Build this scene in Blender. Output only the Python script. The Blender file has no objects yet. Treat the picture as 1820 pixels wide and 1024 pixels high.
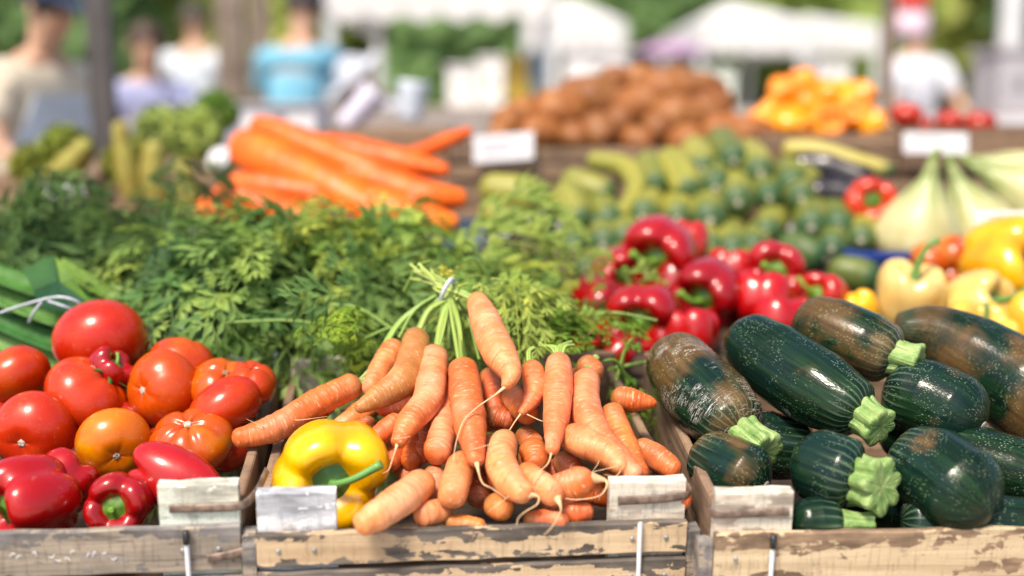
import bpy, math, random
import numpy as np
from mathutils import Vector, Matrix
random.seed(11); rng = np.random.default_rng(11)
C = bpy.context.scene.collection
sc = bpy.context.scene
R = math.radians

# ------------------------------------------------------------------ camera, sky, sun, exposure
FPX, PITCH, CAMZ = 2100.0, R(9.0), 1.15
cd = bpy.data.cameras.new('camera'); cam = bpy.data.objects.new('camera', cd); C.objects.link(cam)
cam.location = (0, 0, CAMZ); cam.rotation_euler = (R(90) - PITCH, 0, 0)
cd.sensor_width = 36; cd.lens = 36 * FPX / 1820; cd.clip_start = 0.05; cd.clip_end = 600
cd.dof.use_dof = True; cd.dof.focus_distance = 1.33; cd.dof.aperture_fstop = 1.32
sc.camera = cam
SUN_EL, SUN_AZ = R(57), R(-150)        # azimuth measured from +Y towards +X (behind the camera, to the left)
w = bpy.data.worlds.new('World'); sc.world = w; w.use_nodes = True
nt = w.node_tree; nt.nodes.clear()
sky = nt.nodes.new('ShaderNodeTexSky'); sky.sky_type = 'NISHITA'; sky.sun_disc = False
sky.sun_elevation = SUN_EL; sky.sun_rotation = SUN_AZ; sky.dust_density = 3.0; sky.air_density = 1.0; sky.ozone_density = 1.0
bg = nt.nodes.new('ShaderNodeBackground'); bg.inputs['Strength'].default_value = 0.15
wo = nt.nodes.new('ShaderNodeOutputWorld')
nt.links.new(sky.outputs[0], bg.inputs[0]); nt.links.new(bg.outputs[0], wo.inputs[0])
sl = bpy.data.lights.new('sun', 'SUN'); sl.energy = 3.4; sl.angle = R(13); sl.color = (1.0, 0.94, 0.84)
so = bpy.data.objects.new('sun', sl); C.objects.link(so); so.location = (0, 0, 30)
sdir = Vector((math.sin(SUN_AZ) * math.cos(SUN_EL), math.cos(SUN_AZ) * math.cos(SUN_EL), math.sin(SUN_EL)))
so.rotation_euler = sdir.to_track_quat('Z', 'Y').to_euler()
vs = sc.view_settings; vs.view_transform = 'Standard'; vs.look = 'None'; vs.gamma = 1.0; vs.use_curve_mapping = False
vs.exposure = 0.62
vs.use_white_balance = True; vs.white_balance_temperature = 6900; vs.white_balance_tint = 10   # the photograph is balanced for open shade
sc.cycles.use_denoising = True
sc.cycles.max_bounces = 8
sc.cycles.sample_clamp_indirect = 6

# ------------------------------------------------------------------ helpers
FWD = np.array([0, math.cos(PITCH), -math.sin(PITCH)]); UPV = np.array([0, math.sin(PITCH), math.cos(PITCH)])
CAMP = np.array([0, 0, CAMZ])
def at(px, py, Y):
    d = np.array([1.0, 0, 0]) * (px - 910) / FPX + UPV * (512 - py) / FPX + FWD
    return CAMP + d * (Y / d[1])
def size(px, p):                        # metres that px pixels span at world point p
    return px * float(np.dot(np.asarray(p) - CAMP, FWD)) / FPX
def lin(h):
    h = h.lstrip('#'); c = [int(h[i:i + 2], 16) / 255 for i in (0, 2, 4)]
    return tuple(x / 12.92 if x <= .04045 else ((x + .055) / 1.055) ** 2.4 for x in c)

class Mat:
    def __init__(s, name):
        s.m = bpy.data.materials.new(name); s.m.use_nodes = True
        s.t = s.m.node_tree; s.t.nodes.clear()
        s.out = s.t.nodes.new('ShaderNodeOutputMaterial')
    def n(s, typ, ins=None, out=0, **props):
        nd = s.t.nodes.new('ShaderNode' + typ)
        for k, v in props.items(): setattr(nd, k, v)
        for k, v in (ins or {}).items():
            sk = nd.inputs[k]
            if isinstance(v, bpy.types.NodeSocket): s.t.links.new(v, sk)
            else:
                if hasattr(sk.default_value, '__len__') and len(sk.default_value) == 4 and len(v) == 3: v = (*v, 1)
                sk.default_value = v
        return nd.outputs[out]
    def mix(s, f, a, b, mode='MIX'):
        nd = s.t.nodes.new('ShaderNodeMix'); nd.data_type = 'RGBA'; nd.blend_type = mode
        for i, v in ((0, f), (6, a), (7, b)):
            if isinstance(v, bpy.types.NodeSocket): s.t.links.new(v, nd.inputs[i])
            elif i == 0: nd.inputs[0].default_value = v
            else: nd.inputs[i].default_value = (*v[:3], 1)
        return nd.outputs[2]
    def math(s, op, a, b=0.0, clamp=False):
        nd = s.t.nodes.new('ShaderNodeMath'); nd.operation = op; nd.use_clamp = clamp
        for i, v in ((0, a), (1, b)):
            if isinstance(v, bpy.types.NodeSocket): s.t.links.new(v, nd.inputs[i])
            else: nd.inputs[i].default_value = v
        return nd.outputs[0]
    def ramp(s, f, lo, hi):             # smooth 0..1 between lo and hi
        nd = s.t.nodes.new('ShaderNodeMapRange'); nd.clamp = True
        nd.interpolation_type = 'SMOOTHSTEP'
        s.t.links.new(f, nd.inputs[0]); nd.inputs[1].default_value = lo; nd.inputs[2].default_value = hi
        return nd.outputs[0]
    def coord(s, kind='Object', scale=(1, 1, 1), rnd=True):
        nd = s.t.nodes.new('ShaderNodeTexCoord'); o = nd.outputs[kind]
        mp = s.t.nodes.new('ShaderNodeMapping'); s.t.links.new(o, mp.inputs[0]); mp.inputs['Scale'].default_value = scale
        v = mp.outputs[0]
        if rnd:
            oi = s.t.nodes.new('ShaderNodeObjectInfo')
            mu = s.math('MULTIPLY', oi.outputs['Random'], 57.0)
            ad = s.t.nodes.new('ShaderNodeVectorMath'); ad.operation = 'ADD'
            s.t.links.new(v, ad.inputs[0]); s.t.links.new(mu, ad.inputs[1]); v = ad.outputs[0]
        return v
    def noise(s, vec, scale, detail=3, rough=.55, dist=0):
        return s.n('TexNoise', {'Vector': vec, 'Scale': scale, 'Detail': detail, 'Roughness': rough, 'Distortion': dist})
    def voro(s, vec, scale, feature='F1'):
        return s.n('TexVoronoi', {'Vector': vec, 'Scale': scale}, feature=feature)
    def ocol(s): return s.n('ObjectInfo', out='Color') if False else s._oc()
    def _oc(s):
        nd = s.t.nodes.new('ShaderNodeObjectInfo'); return nd.outputs['Color']
    def bump(s, h, strength=.3, dist=.002):
        return s.n('Bump', {'Height': h, 'Strength': strength, 'Distance': dist})
    def finish(s, color, rough=.5, normal=None, spec=.5, coat=0, sss=0, sssr=(1, .3, .1), sssd=.004, metal=0, transl=None):
        ins = {'Base Color': color, 'Roughness': rough, 'Specular IOR Level': spec, 'Coat Weight': coat, 'Coat Roughness': .08, 'Metallic': metal}
        if sss: ins.update({'Subsurface Weight': sss, 'Subsurface Radius': sssr, 'Subsurface Scale': sssd})
        if normal is not None: ins['Normal'] = normal
        b = s.n('BsdfPrincipled', ins)
        if transl:
            tb = s.n('BsdfTranslucent', {'Color': color}); mx = s.t.nodes.new('ShaderNodeMixShader')
            mx.inputs[0].default_value = transl; s.t.links.new(b, mx.inputs[1]); s.t.links.new(tb, mx.inputs[2]); b = mx.outputs[0]
        s.t.links.new(b, s.out.inputs[0]); return s.m

def plain(name, col, rough=.6, var=.12, nscale=20, coat=0, metal=0, transl=None, spec=.5, ocol=False, bump=0.15):
    m = Mat(name); v = m.coord('Object'); f = m.noise(v, nscale, 4)
    base = m.ocol() if ocol else None
    if ocol: c = m.mix(m.ramp(f, .35, .7), m.mix(1.0, base, (1 - var * 1.6,) * 3, 'MULTIPLY'), base)
    else: c = m.mix(m.ramp(f, .3, .7), tuple(x * (1 - var) for x in col), tuple(min(1, x * (1 + var)) for x in col))
    return m.finish(c, rough, m.bump(f, bump, .002) if bump else None, coat=coat, metal=metal, transl=transl, spec=spec)

def carrot_mat():
    m = Mat('carrot_skin'); uv = m.coord('UV', (28, 215, 1)); v = m.coord('Object')
    rings = m.noise(uv, 1.0, 3, .6); pat = m.noise(v, 38, 4); big = m.noise(v, 14, 2)
    oc = m.ocol()
    c = m.mix(m.ramp(pat, .35, .72), m.mix(1, oc, (.78, .62, .5), 'MULTIPLY'), oc)
    c = m.mix(m.math('MULTIPLY', m.ramp(big, .45, .7), .35), c, (.88, .52, .33))
    c = m.mix(m.math('MULTIPLY', m.ramp(rings, .60, .72), .62), c, (.27, .075, .018))
    fine = m.noise(m.coord('UV', (110, 420, 1)), 1.0, 2)
    c = m.mix(m.math('MULTIPLY', m.ramp(fine, .60, .72), .4), c, (.9, .64, .45))
    tn = m.t.nodes.new('ShaderNodeUVMap'); sp = m.t.nodes.new('ShaderNodeSeparateXYZ'); m.t.links.new(tn.outputs[0], sp.inputs[0])
    crown = m.math('MULTIPLY', m.math('SUBTRACT', 1.0, m.ramp(m.math('ADD', sp.outputs[1], m.math('MULTIPLY', pat, -.012)), -.006, .022)), .8)
    c = m.mix(crown, c, (.26, .13, .035))
    soil = m.math('MULTIPLY', m.ramp(m.noise(v, 120, 4, .7), .56, .68), m.ramp(m.noise(v, 22, 2), .48, .62)); c = m.mix(m.math('MULTIPLY', soil, .5), c, (.13, .065, .03))
    return m.finish(c, .46, m.bump(rings, .7, .003), sss=.06, sssd=.003)

def skin_mat(name, rough=.2, coat=.35, sss=.1, nscale=30, fleck=0.0):
    m = Mat(name); v = m.coord('Object'); f = m.noise(v, nscale * .6, 3); oc = m.ocol()
    c = m.mix(m.ramp(f, .35, .7), m.mix(1, oc, (.82, .66, .6), 'MULTIPLY'), oc)
    if fleck:
        c = m.mix(m.math('MULTIPLY', m.ramp(m.noise(v, 16, 3), .46, .68), .55), c, m.mix(1, oc, (1.05, 2.6, .8), 'MULTIPLY'))
        d = m.voro(v, 190)
        c = m.mix(m.math('MULTIPLY', m.math('SUBTRACT', 1.0, m.ramp(d, .08, .16)), fleck), c, (.9, .55, .3))
    dust = m.noise(v, 70, 5, .7); c = m.mix(m.math('MULTIPLY', m.ramp(dust, .60, .78), .16), c, (.55, .45, .38))
    pit = m.voro(v, 95); c = m.mix(m.math('MULTIPLY', m.math('MULTIPLY', m.math('SUBTRACT', 1.0, m.ramp(pit, .05, .11)), m.ramp(m.noise(v, 20, 2), .52, .6)), .6), c, m.mix(1, oc, (.35, .5, .5), 'MULTIPLY'))
    wob = m.noise(v, 45, 3)
    rg = m.math('ADD', m.math('MULTIPLY', m.noise(v, 60, 4), .26), rough - .10)
    return m.finish(c, rg, m.bump(wob, .10, .003), coat=coat, sss=sss, sssd=.005, spec=.45)

def zuc_mat():
    m = Mat('courgette_skin')
    uvn = m.t.nodes.new('ShaderNodeUVMap'); sp = m.t.nodes.new('ShaderNodeSeparateXYZ'); m.t.links.new(uvn.outputs[0], sp.inputs[0])
    uv = m.coord('UV', (1, .42, 1)); v = m.coord('Object')
    oc = m.ocol()
    long = m.noise(m.coord('UV', (170, 9, 1)), 1.0, 4, .6)
    c = m.mix(m.ramp(long, .38, .7), (.003, .012, .006), (.010, .036, .013))
    c = m.mix(m.math('MULTIPLY', m.ramp(m.noise(v, 16, 2), .4, .65), .55), c, (.005, .020, .022))
    # brown patches, a warm overhead reflection painted into the skin: amount in the object's colour (alpha-free: red channel)
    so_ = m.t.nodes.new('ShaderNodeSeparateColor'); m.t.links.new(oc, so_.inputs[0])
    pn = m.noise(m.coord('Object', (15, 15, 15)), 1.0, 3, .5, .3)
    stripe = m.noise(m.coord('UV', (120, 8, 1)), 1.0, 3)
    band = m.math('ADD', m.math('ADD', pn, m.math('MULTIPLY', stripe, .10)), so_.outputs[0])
    warm_refl = m.ramp(band, .86, 1.05)
    c = m.mix(m.math('MULTIPLY', warm_refl, .88), c, m.mix(m.ramp(stripe, .3, .75), (.075, .040, .014), (.135, .076, .028)))
    # pale flecks drawn out along the fruit
    d = m.voro(uv, 520); big = m.noise(v, 30, 2)
    fl = m.math('MULTIPLY', m.math('SUBTRACT', 1.0, m.ramp(d, .13, .26)), m.ramp(big, .42, .62))
    d2 = m.voro(m.coord('UV', (1, .2, 1)), 160)
    fl2 = m.math('MULTIPLY', m.math('SUBTRACT', 1.0, m.ramp(d2, .03, .07)), m.ramp(long, .42, .6))
    c = m.mix(m.math('MULTIPLY', m.math('MAXIMUM', fl, fl2), .62), c, (.34, .44, .26))
    # scratches
    scn = m.noise(m.coord('UV', (22, 160, 1)), 1.0, 5, .65, 1.2)
    scr = m.math('MULTIPLY', m.math('SUBTRACT', 1, m.ramp(m.math('ABSOLUTE', m.math('SUBTRACT', scn, .5)), .002, .014)), m.ramp(m.noise(v, 24, 2), .50, .60))
    c = m.mix(m.math('MULTIPLY', scr, so_.outputs[1]), c, (.62, .60, .56))
    # light veins that run out of the stem
    vein = m.math('POWER', m.math('ABSOLUTE', m.math('SINE', m.math('MULTIPLY', m.math('ADD', sp.outputs[0], m.math('MULTIPLY', long, .006)), 300))), 14.0)
    near = m.ramp(m.math('ADD', sp.outputs[1], m.math('MULTIPLY', big, .02)), .150, .195)
    c = m.mix(m.math('MULTIPLY', m.math('MULTIPLY', vein, near), .22), c, (.34, .46, .30))
    rg = m.math('ADD', m.math('MULTIPLY', warm_refl, .12), .17)
    return m.finish(c, rg, m.bump(m.math('ADD', long, m.math('MULTIPLY', d, .6)), .14, .0016), coat=.0, spec=.24)

def wood(name, a, b, paint=None, amount=.5, rough=.75, speck=.4, axis=0):
    m = Mat(name); k = [55, 55, 55]; k[axis] = 3.2
    v = m.coord('Object', tuple(k)); vo = m.coord('Object')
    g = m.noise(v, 1.0, 6, .65, .4); blot = m.noise(vo, 11, 4, .6)
    c = m.mix(m.ramp(g, .3, .72), a, b)
    c = m.mix(m.math('MULTIPLY', m.ramp(blot, .48, .75), .55), c, tuple(x * .45 for x in a))
    crack = m.ramp(m.math('ABSOLUTE', m.math('SUBTRACT', m.noise(v, .55, 3), .5)), .0, .012)
    c = m.mix(m.math('MULTIPLY', m.math('SUBTRACT', 1, crack), .55), c, tuple(x * .2 for x in a))
    if paint:
        kk = [70, 70, 70]; kk[axis] = 38
        pn = m.noise(m.coord('Object', tuple(kk)), 1.0, 5, .62, .5); pb = m.noise(m.coord('Object', (6, 34, 34)), 1.0, 4, .6)
        gz = m.t.nodes.new('ShaderNodeTexCoord'); gs = m.t.nodes.new('ShaderNodeSeparateXYZ'); m.t.links.new(gz.outputs['Generated'], gs.inputs[0]); pb = m.math('ADD', pb, m.math('MULTIPLY', m.ramp(gs.outputs[2], .45, 1.0), .14))
        pb = m.math('SUBTRACT', pb, .04)
        pm = m.ramp(m.math('ADD', pb, m.math('MULTIPLY', m.math('SUBTRACT', pn, .5), .8)), 1 - amount, 1.02 - amount)
        c = m.mix(pm, c, m.mix(m.ramp(m.noise(m.coord('Object', (14, 60, 60)), 1.0, 4), .3, .75), tuple(x * .8 for x in paint), tuple(x * 2.6 for x in paint)))
    kv = [30, 30, 30]; kv[axis] = 260
    saw = m.noise(m.coord('Object', tuple(kv)), 1.0, 3, .6)
    c = m.mix(m.math('MULTIPLY', m.ramp(saw, .52, .68), .32), c, tuple(x * .4 for x in a))
    stn = m.noise(vo, 34, 4, .65); c = m.mix(m.math('MULTIPLY', m.ramp(stn, .58, .72), .4), c, (.10, .075, .055))
    d = m.voro(m.coord('Object', (1, 1, 1)), 260)
    sp = m.math('MULTIPLY', m.math('SUBTRACT', 1, m.ramp(d, .10, .2)), m.ramp(m.noise(vo, 26, 2), .5, .62))
    c = m.mix(m.math('MULTIPLY', sp, speck), c, (.05, .04, .03))
    return m.finish(c, rough, m.bump(g, .5, .0025), spec=.25)

def leaf_mat(name, transl=.35, rough=.5):
    m = Mat(name); v = m.coord('Object'); f = m.noise(v, 55, 3); oc = m.ocol(); g = m.noise(v, 9, 2)
    c = m.mix(m.ramp(f, .3, .7), m.mix(1, oc, (.6, .66, .6), 'MULTIPLY'), oc)
    c = m.mix(m.math('MULTIPLY', m.ramp(g, .5, .72), .4), c, m.mix(1, oc, (2.0, 1.55, .8), 'MULTIPLY'))
    return m.finish(c, rough + .1, None, spec=.16, transl=transl)

def stalk_mat():
    m = Mat('green_stalk'); oc = m.ocol(); s = m.noise(m.coord('UV', (900, 14, 1)), 1.0, 3)
    c = m.mix(m.ramp(s, .35, .68), m.mix(1, oc, (.6, .7, .5), 'MULTIPLY'), m.mix(1, oc, (1.35, 1.25, 1.2), 'MULTIPLY'))
    return m.finish(c, .42, m.bump(s, .3, .001), sss=.05, transl=.08)

MT = {}
MT['carrot'] = carrot_mat()
MT['bigcarrot'] = skin_mat('washed_carrot_skin', .42, 0, .05, 30)
MT['tail'] = plain('carrot_root_tail', (.66, .42, .22), .6, .15, 90)
MT['tomato'] = skin_mat('tomato_skin', .22, .12, .12, 24, .12)
MT['pepper'] = skin_mat('pepper_skin', .22, .4, .08, 26)
MT['squash'] = skin_mat('squash_skin', .55, .0, .08, 40)
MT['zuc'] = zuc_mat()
MT['stalk'] = stalk_mat()
MT['leaf'] = leaf_mat('feathery_leaf')
MT['leek'] = leaf_mat('leek_leaf', .22, .35)
MT['tree'] = leaf_mat('tree_leaf', .55)
MT['scar'] = plain('grey_scar', (.42, .38, .31), .8, .35, 260)
MT['dryscar'] = plain('dry_brown_scar', (.20, .14, .08), .85, .3, 200)
MT['woodfront'] = wood('worn_painted_board', (.43, .30, .18), (.66, .50, .33), (.085, .072, .062), .48, speck=.6)
MT['woodgrey'] = wood('grey_weathered_board', (.20, .17, .14), (.44, .36, .28), (.12, .11, .105), .52)
MT['woodtan'] = wood('tan_board', (.42, .31, .19), (.64, .50, .33), (.15, .10, .065), .45, speck=.7)
MT['woodbrown'] = wood('brown_crate_board', (.16, .10, .065), (.34, .225, .145), None)
MT['wooddark'] = wood('dark_crate_board', (.055, .04, .03), (.17, .12, .085), None)
MT['woodpale'] = wood('pale_block_wood', (.56, .51, .42), (.76, .71, .61), (.34, .29, .24), .44, rough=.8, speck=.7, axis=0)
MT['woodpaint'] = wood('white_painted_block', (.60, .60, .61), (.77, .78, .80), (.30, .31, .34), .46, speck=.6, axis=0)
MT['woodmint'] = wood('pale_green_painted_block', (.56, .62, .54), (.74, .75, .67), (.32, .31, .26), .44, speck=.7, axis=0)
MT['strap'] = plain('rusty_strap', (.19, .135, .105), .55, .45, 120, metal=.3)
MT['pin'] = plain('white_wire', (.72, .74, .76), .35, .05, 50)
MT['nail'] = plain('dull_nail', (.34, .35, .37), .4, .2, 200, metal=.6)
MT['black'] = plain('black_plastic', (.02, .02, .022), .4, .1, 50)
MT['band'] = plain('grey_rubber_band', (.42, .46, .52), .45, .15, 200)
MT['card'] = plain('white_card', (.80, .79, .82), .6, .06, 60)
MT['ink'] = plain('faded_ink', (.35, .34, .42), .8, .3, 300)
MT['bluep'] = plain('blue_plastic', (.012, .045, .26), .35, .1, 20, coat=.2)
MT['obj'] = plain('painted_surface', (1, 1, 1), .6, .08, 8, ocol=True)
MT['cloth'] = plain('woven_cloth', (1, 1, 1), .9, .12, 9, ocol=True, bump=.3)
MT['skin'] = plain('human_skin', (1, 1, 1), .5, .06, 30, ocol=True)
MT['canvas'] = plain('white_canvas', (.78, .77, .77), .8, .04, 3, transl=.25)
MT['awning'] = plain('cream_awning_cloth', (.86, .76, .58), .85, .04, 4, transl=.55)
MT['postw'] = wood('old_post_wood', (.16, .12, .095), (.30, .235, .19), None, axis=2)
MT['postg'] = wood('grey_post_wood', (.055, .05, .052), (.11, .10, .10), None, axis=2)
MT['bark'] = plain('bark', (.12, .09, .065), .9, .4, 14, bump=.8)

def link(o, parent=None, **props):
    C.objects.link(o)
    if parent is not None: o.parent = parent
    for k, v in props.items():
        if v: o[k] = v
    return o
def mk(name, V, F, mat, parent=None, org=None, smooth=True, uv=None, col=None, kind=None, **props):
    """one mesh object. V in world space: org is its origin (its parent's location is taken off)"""
    V = np.asarray(V, float)
    o0 = np.zeros(3)
    if parent is not None and org is None: o0 = np.array(parent.location) if parent.get('_w', 0) else o0
    if org is not None: o0 = np.asarray(org, float)
    me = bpy.data.meshes.new(name)
    me.from_pydata((V - o0).tolist(), [], F if isinstance(F, list) else F.tolist())
    if smooth: me.polygons.foreach_set('use_smooth', np.ones(len(me.polygons), bool))
    if uv is not None:
        l = me.uv_layers.new(name='UVMap'); l.data.foreach_set('uv', np.asarray(uv, np.float32).ravel())
    me.materials.append(mat if not isinstance(mat, str) else MT[mat])
    o = bpy.data.objects.new(name, me)
    if parent is None: o.location = o0
    if col is not None: o.color = (*col[:3], 1)
    if kind: o['kind'] = kind
    return link(o, parent, **props)
def thing(name, label, cat, loc, group=None, rot=None):
    o = bpy.data.objects.new(name, None); o.location = loc; o.empty_display_size = .05
    if rot is not None: o.rotation_euler = rot
    return link(o, None, label=label, category=cat, group=group)
def kid(name, V, F, mat, parent, **k):     # child of an unrotated thing, V in world space
    return mk(name, np.asarray(V) - np.array(parent.location), F, mat, parent, **k)

def spline(P, ts):
    P = np.asarray(P, float)
    if len(P) == 2: return P[0] + (P[1] - P[0]) * np.asarray(ts)[:, None]
    d = np.r_[0, np.cumsum(np.linalg.norm(np.diff(P, axis=0), axis=1) ** .5)]; d /= d[-1]
    Q = np.vstack([2 * P[0] - P[1], P, 2 * P[-1] - P[-2]])
    out = []
    for t in ts:
        i = min(max(int(np.searchsorted(d, t, 'right')) - 1, 0), len(P) - 2)
        u = (t - d[i]) / (d[i + 1] - d[i]); a, b, c, e = Q[i:i + 4]
        out.append(.5 * ((2 * b) + (c - a) * u + (2 * a - 5 * b + 4 * c - e) * u * u + (3 * b - a - 3 * c + e) * u ** 3))
    return np.array(out)
def gridfaces(n, m, wrap=True):
    i, j = np.meshgrid(np.arange(n - 1), np.arange(m if wrap else m - 1), indexing='ij')
    i, j = i.ravel(), j.ravel(); k = (j + 1) % m if wrap else j + 1
    return np.stack([i * m + j, i * m + k, (i + 1) * m + k, (i + 1) * m + j], 1)
def tube(P, ts, rs, seg=16, cross=None, flat=1.0, ref=(0, 0, -1)):
    """a skin round the curve P: rings at ts with radii rs; cross(theta array, t) scales the radius"""
    ts = np.asarray(ts, float); rs = np.asarray(rs, float); n = len(ts)
    Q = spline(P, np.clip(ts, 0, 1)); T = spline(P, np.clip(ts + .01, 0, 1)) - spline(P, np.clip(ts - .01, 0, 1))
    T /= np.linalg.norm(T, axis=1)[:, None] + 1e-12
    L = np.linalg.norm(np.diff(spline(P, np.linspace(0, 1, 30)), axis=0), axis=1).sum()
    nrm = np.array(ref, float); nrm -= T[0] * nrm.dot(T[0])
    if np.linalg.norm(nrm) < 1e-3: nrm = np.array([0, 1., 0]) - T[0] * T[0][1]
    nrm /= np.linalg.norm(nrm)
    th = np.arange(seg) / seg * 2 * math.pi
    V = np.zeros((n, seg, 3)); rm = rs.max()
    for i in range(n):
        nrm = nrm - T[i] * nrm.dot(T[i]); nrm /= np.linalg.norm(nrm); bi = np.cross(T[i], nrm)
        k = cross(th, ts[i]) if cross else 1.0
        rr = rs[i] * k * np.ones(seg)
        V[i] = Q[i] + np.outer(rr * np.cos(th), nrm) * flat + np.outer(rr * np.sin(th), bi)
    F = gridfaces(n, seg)
    u0 = np.arange(seg) / seg * 2 * math.pi * rm; u1 = (np.arange(seg) + 1) / seg * 2 * math.pi * rm
    vv = ts * L
    I, J = np.meshgrid(np.arange(n - 1), np.arange(seg), indexing='ij'); I, J = I.ravel(), J.ravel()
    uv = np.stack([np.stack([u0[J], vv[I]], 1), np.stack([u1[J], vv[I]], 1), np.stack([u1[J], vv[I + 1]], 1), np.stack([u0[J], vv[I + 1]], 1)], 1)
    return V.reshape(-1, 3), F, uv
def ends(n, L, r0, r1):                  # ring positions crowded at both rounded ends
    a, b = min(.3, r0 / L), min(.3, r1 / L)
    s0 = a * (1 - np.cos(np.linspace(0, math.pi / 2, 6))); s1 = 1 - b * (1 - np.cos(np.linspace(math.pi / 2, 0, 6)))
    return np.r_[s0, np.linspace(a, 1 - b, n)[1:-1], s1]
def rounded(ts, base, L, c0, c1):        # radius with round ends
    d0 = np.clip(ts * L / c0, 0, 1); d1 = np.clip((1 - ts) * L / c1, 0, 1)
    return base * np.sqrt(np.maximum(1 - (1 - d0) ** 2, 1e-6)) * np.sqrt(np.maximum(1 - (1 - d1) ** 2, 1e-6))
def plen(P): return float(np.linalg.norm(np.diff(spline(P, np.linspace(0, 1, 30)), axis=0), axis=1).sum())

def frame(ax, roll=0.0):
    ax = np.asarray(ax, float); ax /= np.linalg.norm(ax)
    a = np.array([0, 0, 1.]) if abs(ax[2]) < .9 else np.array([0, 1., 0])
    x = np.cross(a, ax); x /= np.linalg.norm(x); y = np.cross(ax, x)
    c, s = math.cos(roll), math.sin(roll)
    return np.stack([x * c + y * s, -x * s + y * c, ax], 1)
def profile(pts, n):
    P = np.array([(a, 0, b) for a, b in pts], float); return spline(P, np.linspace(0, 1, n))[:, [0, 2]]
def revolve(prof, seg, M, cen, sx, sz, mod=None):
    th = np.arange(seg) / seg * 2 * math.pi; n = len(prof); V = np.zeros((n, seg, 3))
    for i, (r, z) in enumerate(prof):
        rr, zz = r * np.ones(seg), z * np.ones(seg)
        if mod: rr, zz = mod(th, i / (n - 1), rr, zz)
        V[i, :, 0] = rr * np.cos(th) * sx; V[i, :, 1] = rr * np.sin(th) * sx; V[i, :, 2] = zz * sz
    V = V.reshape(-1, 3) @ M.T + cen
    u = np.repeat(np.arange(n)[:, None] / (n - 1), seg, 1)
    return V, gridfaces(n, seg)
def boxV(x0, x1, y0, y1, z0, z1):
    V = np.array([(x, y, z) for z in (z0, z1) for y in (y0, y1) for x in (x0, x1)], float)
    return V, [[0, 2, 3, 1], [4, 5, 7, 6], [0, 1, 5, 4], [2, 6, 7, 3], [0, 4, 6, 2], [1, 3, 7, 5]]
def join(parts):
    Vs, Fs, k = [], [], 0
    for V, F in parts:
        V = np.asarray(V); Vs.append(V); Fs += [[int(q) + k for q in f] for f in (F if isinstance(F, list) else F.tolist())]; k += len(V)
    return np.vstack(Vs), Fs

_board_cache = {}
def board(name, L, H, T, loc, mat, parent, rot=(0, 0, 0), wob=.0009, col=None):
    """a plank: length on x, thickness on y (0..T), height on z, edges worn and a little uneven"""
    n = max(4, int(L / .03)); prof = []
    b = min(.0016, T * .25, H * .25)
    sec = [(b, 0), (T - b, 0), (T, b), (T, H - b), (T - b, H), (b, H), (0, H - b), (0, b)]
    V = []
    for i in range(n + 1):
        x = L * i / n; dz = random.uniform(-wob, wob); dy = random.uniform(-wob, wob) * .5; dz2 = random.uniform(-wob, wob)
        for (y, z) in sec: V.append((x, y + dy, z + (dz if z > H / 2 else dz2)))
    F = gridfaces(n + 1, 8).tolist(); F = [f[::-1] for f in F]
    F.append(list(range(8))); F.append([n * 8 + k for k in range(7, -1, -1)])
    me = bpy.data.meshes.new(name); me.from_pydata(V, [], F); me.materials.append(MT[mat])
    o = bpy.data.objects.new(name, me); o.location = loc; o.rotation_euler = rot
    if col: o.color = (*col, 1)
    return link(o, parent)

# ------------------------------------------------------------------ the setting
def ground():
    m = Mat('paving'); v = m.coord('Object', rnd=False); f = m.noise(v, 1.2, 5); g = m.noise(v, 40, 3)
    c = m.mix(m.ramp(f, .3, .7), (.30, .28, .26), (.42, .40, .37)); c = m.mix(m.ramp(g, .55, .75), c, (.20, .19, .18))
    mt = m.finish(c, .85, m.bump(g, .3, .01))
    V = [(-300, -60, 0), (300, -60, 0), (300, 500, 0), (-300, 500, 0)]
    mk('ground', V, [[0, 1, 2, 3]], mt, smooth=False, kind='structure')
ground()

# the stepped stand that carries the crates
TILT = R(6)
def stand():
    t = thing('display_stand', 'brown wooden stepped display stand under all the vegetable crates', 'stand', (0, 1.1, 0))
    steps = [(0.01, .50, .545, .055), (.53, .43, .655, .03), (.98, .62, .765, .04), (1.62, .95, .955, .0)]
    for (y, d, z, rise) in steps:
        xl = -1.3 if z > .9 else -2.2
        n = max(3, int(d / .13)); dd = d / n; a = math.atan2(rise, d)
        for i in range(n):
            board('plank', 2.2 - xl, .02, dd - .008, (xl, y + i * dd, z + rise * i / n), 'woodbrown', t, rot=(a, 0, 0))
        board('riser', 2.2 - xl, .09, .018, (xl, y - .024, z - .075), 'woodbrown', t)
    for x in (-1.15, -.5, .7, 2.1):
        for y, h in ((.03, .53), (.95, .66), (1.6, .78), (2.5, .94)):
            board('leg', .06, h, .06, (x, y, 0), 'wooddark', t)
stand()

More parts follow.
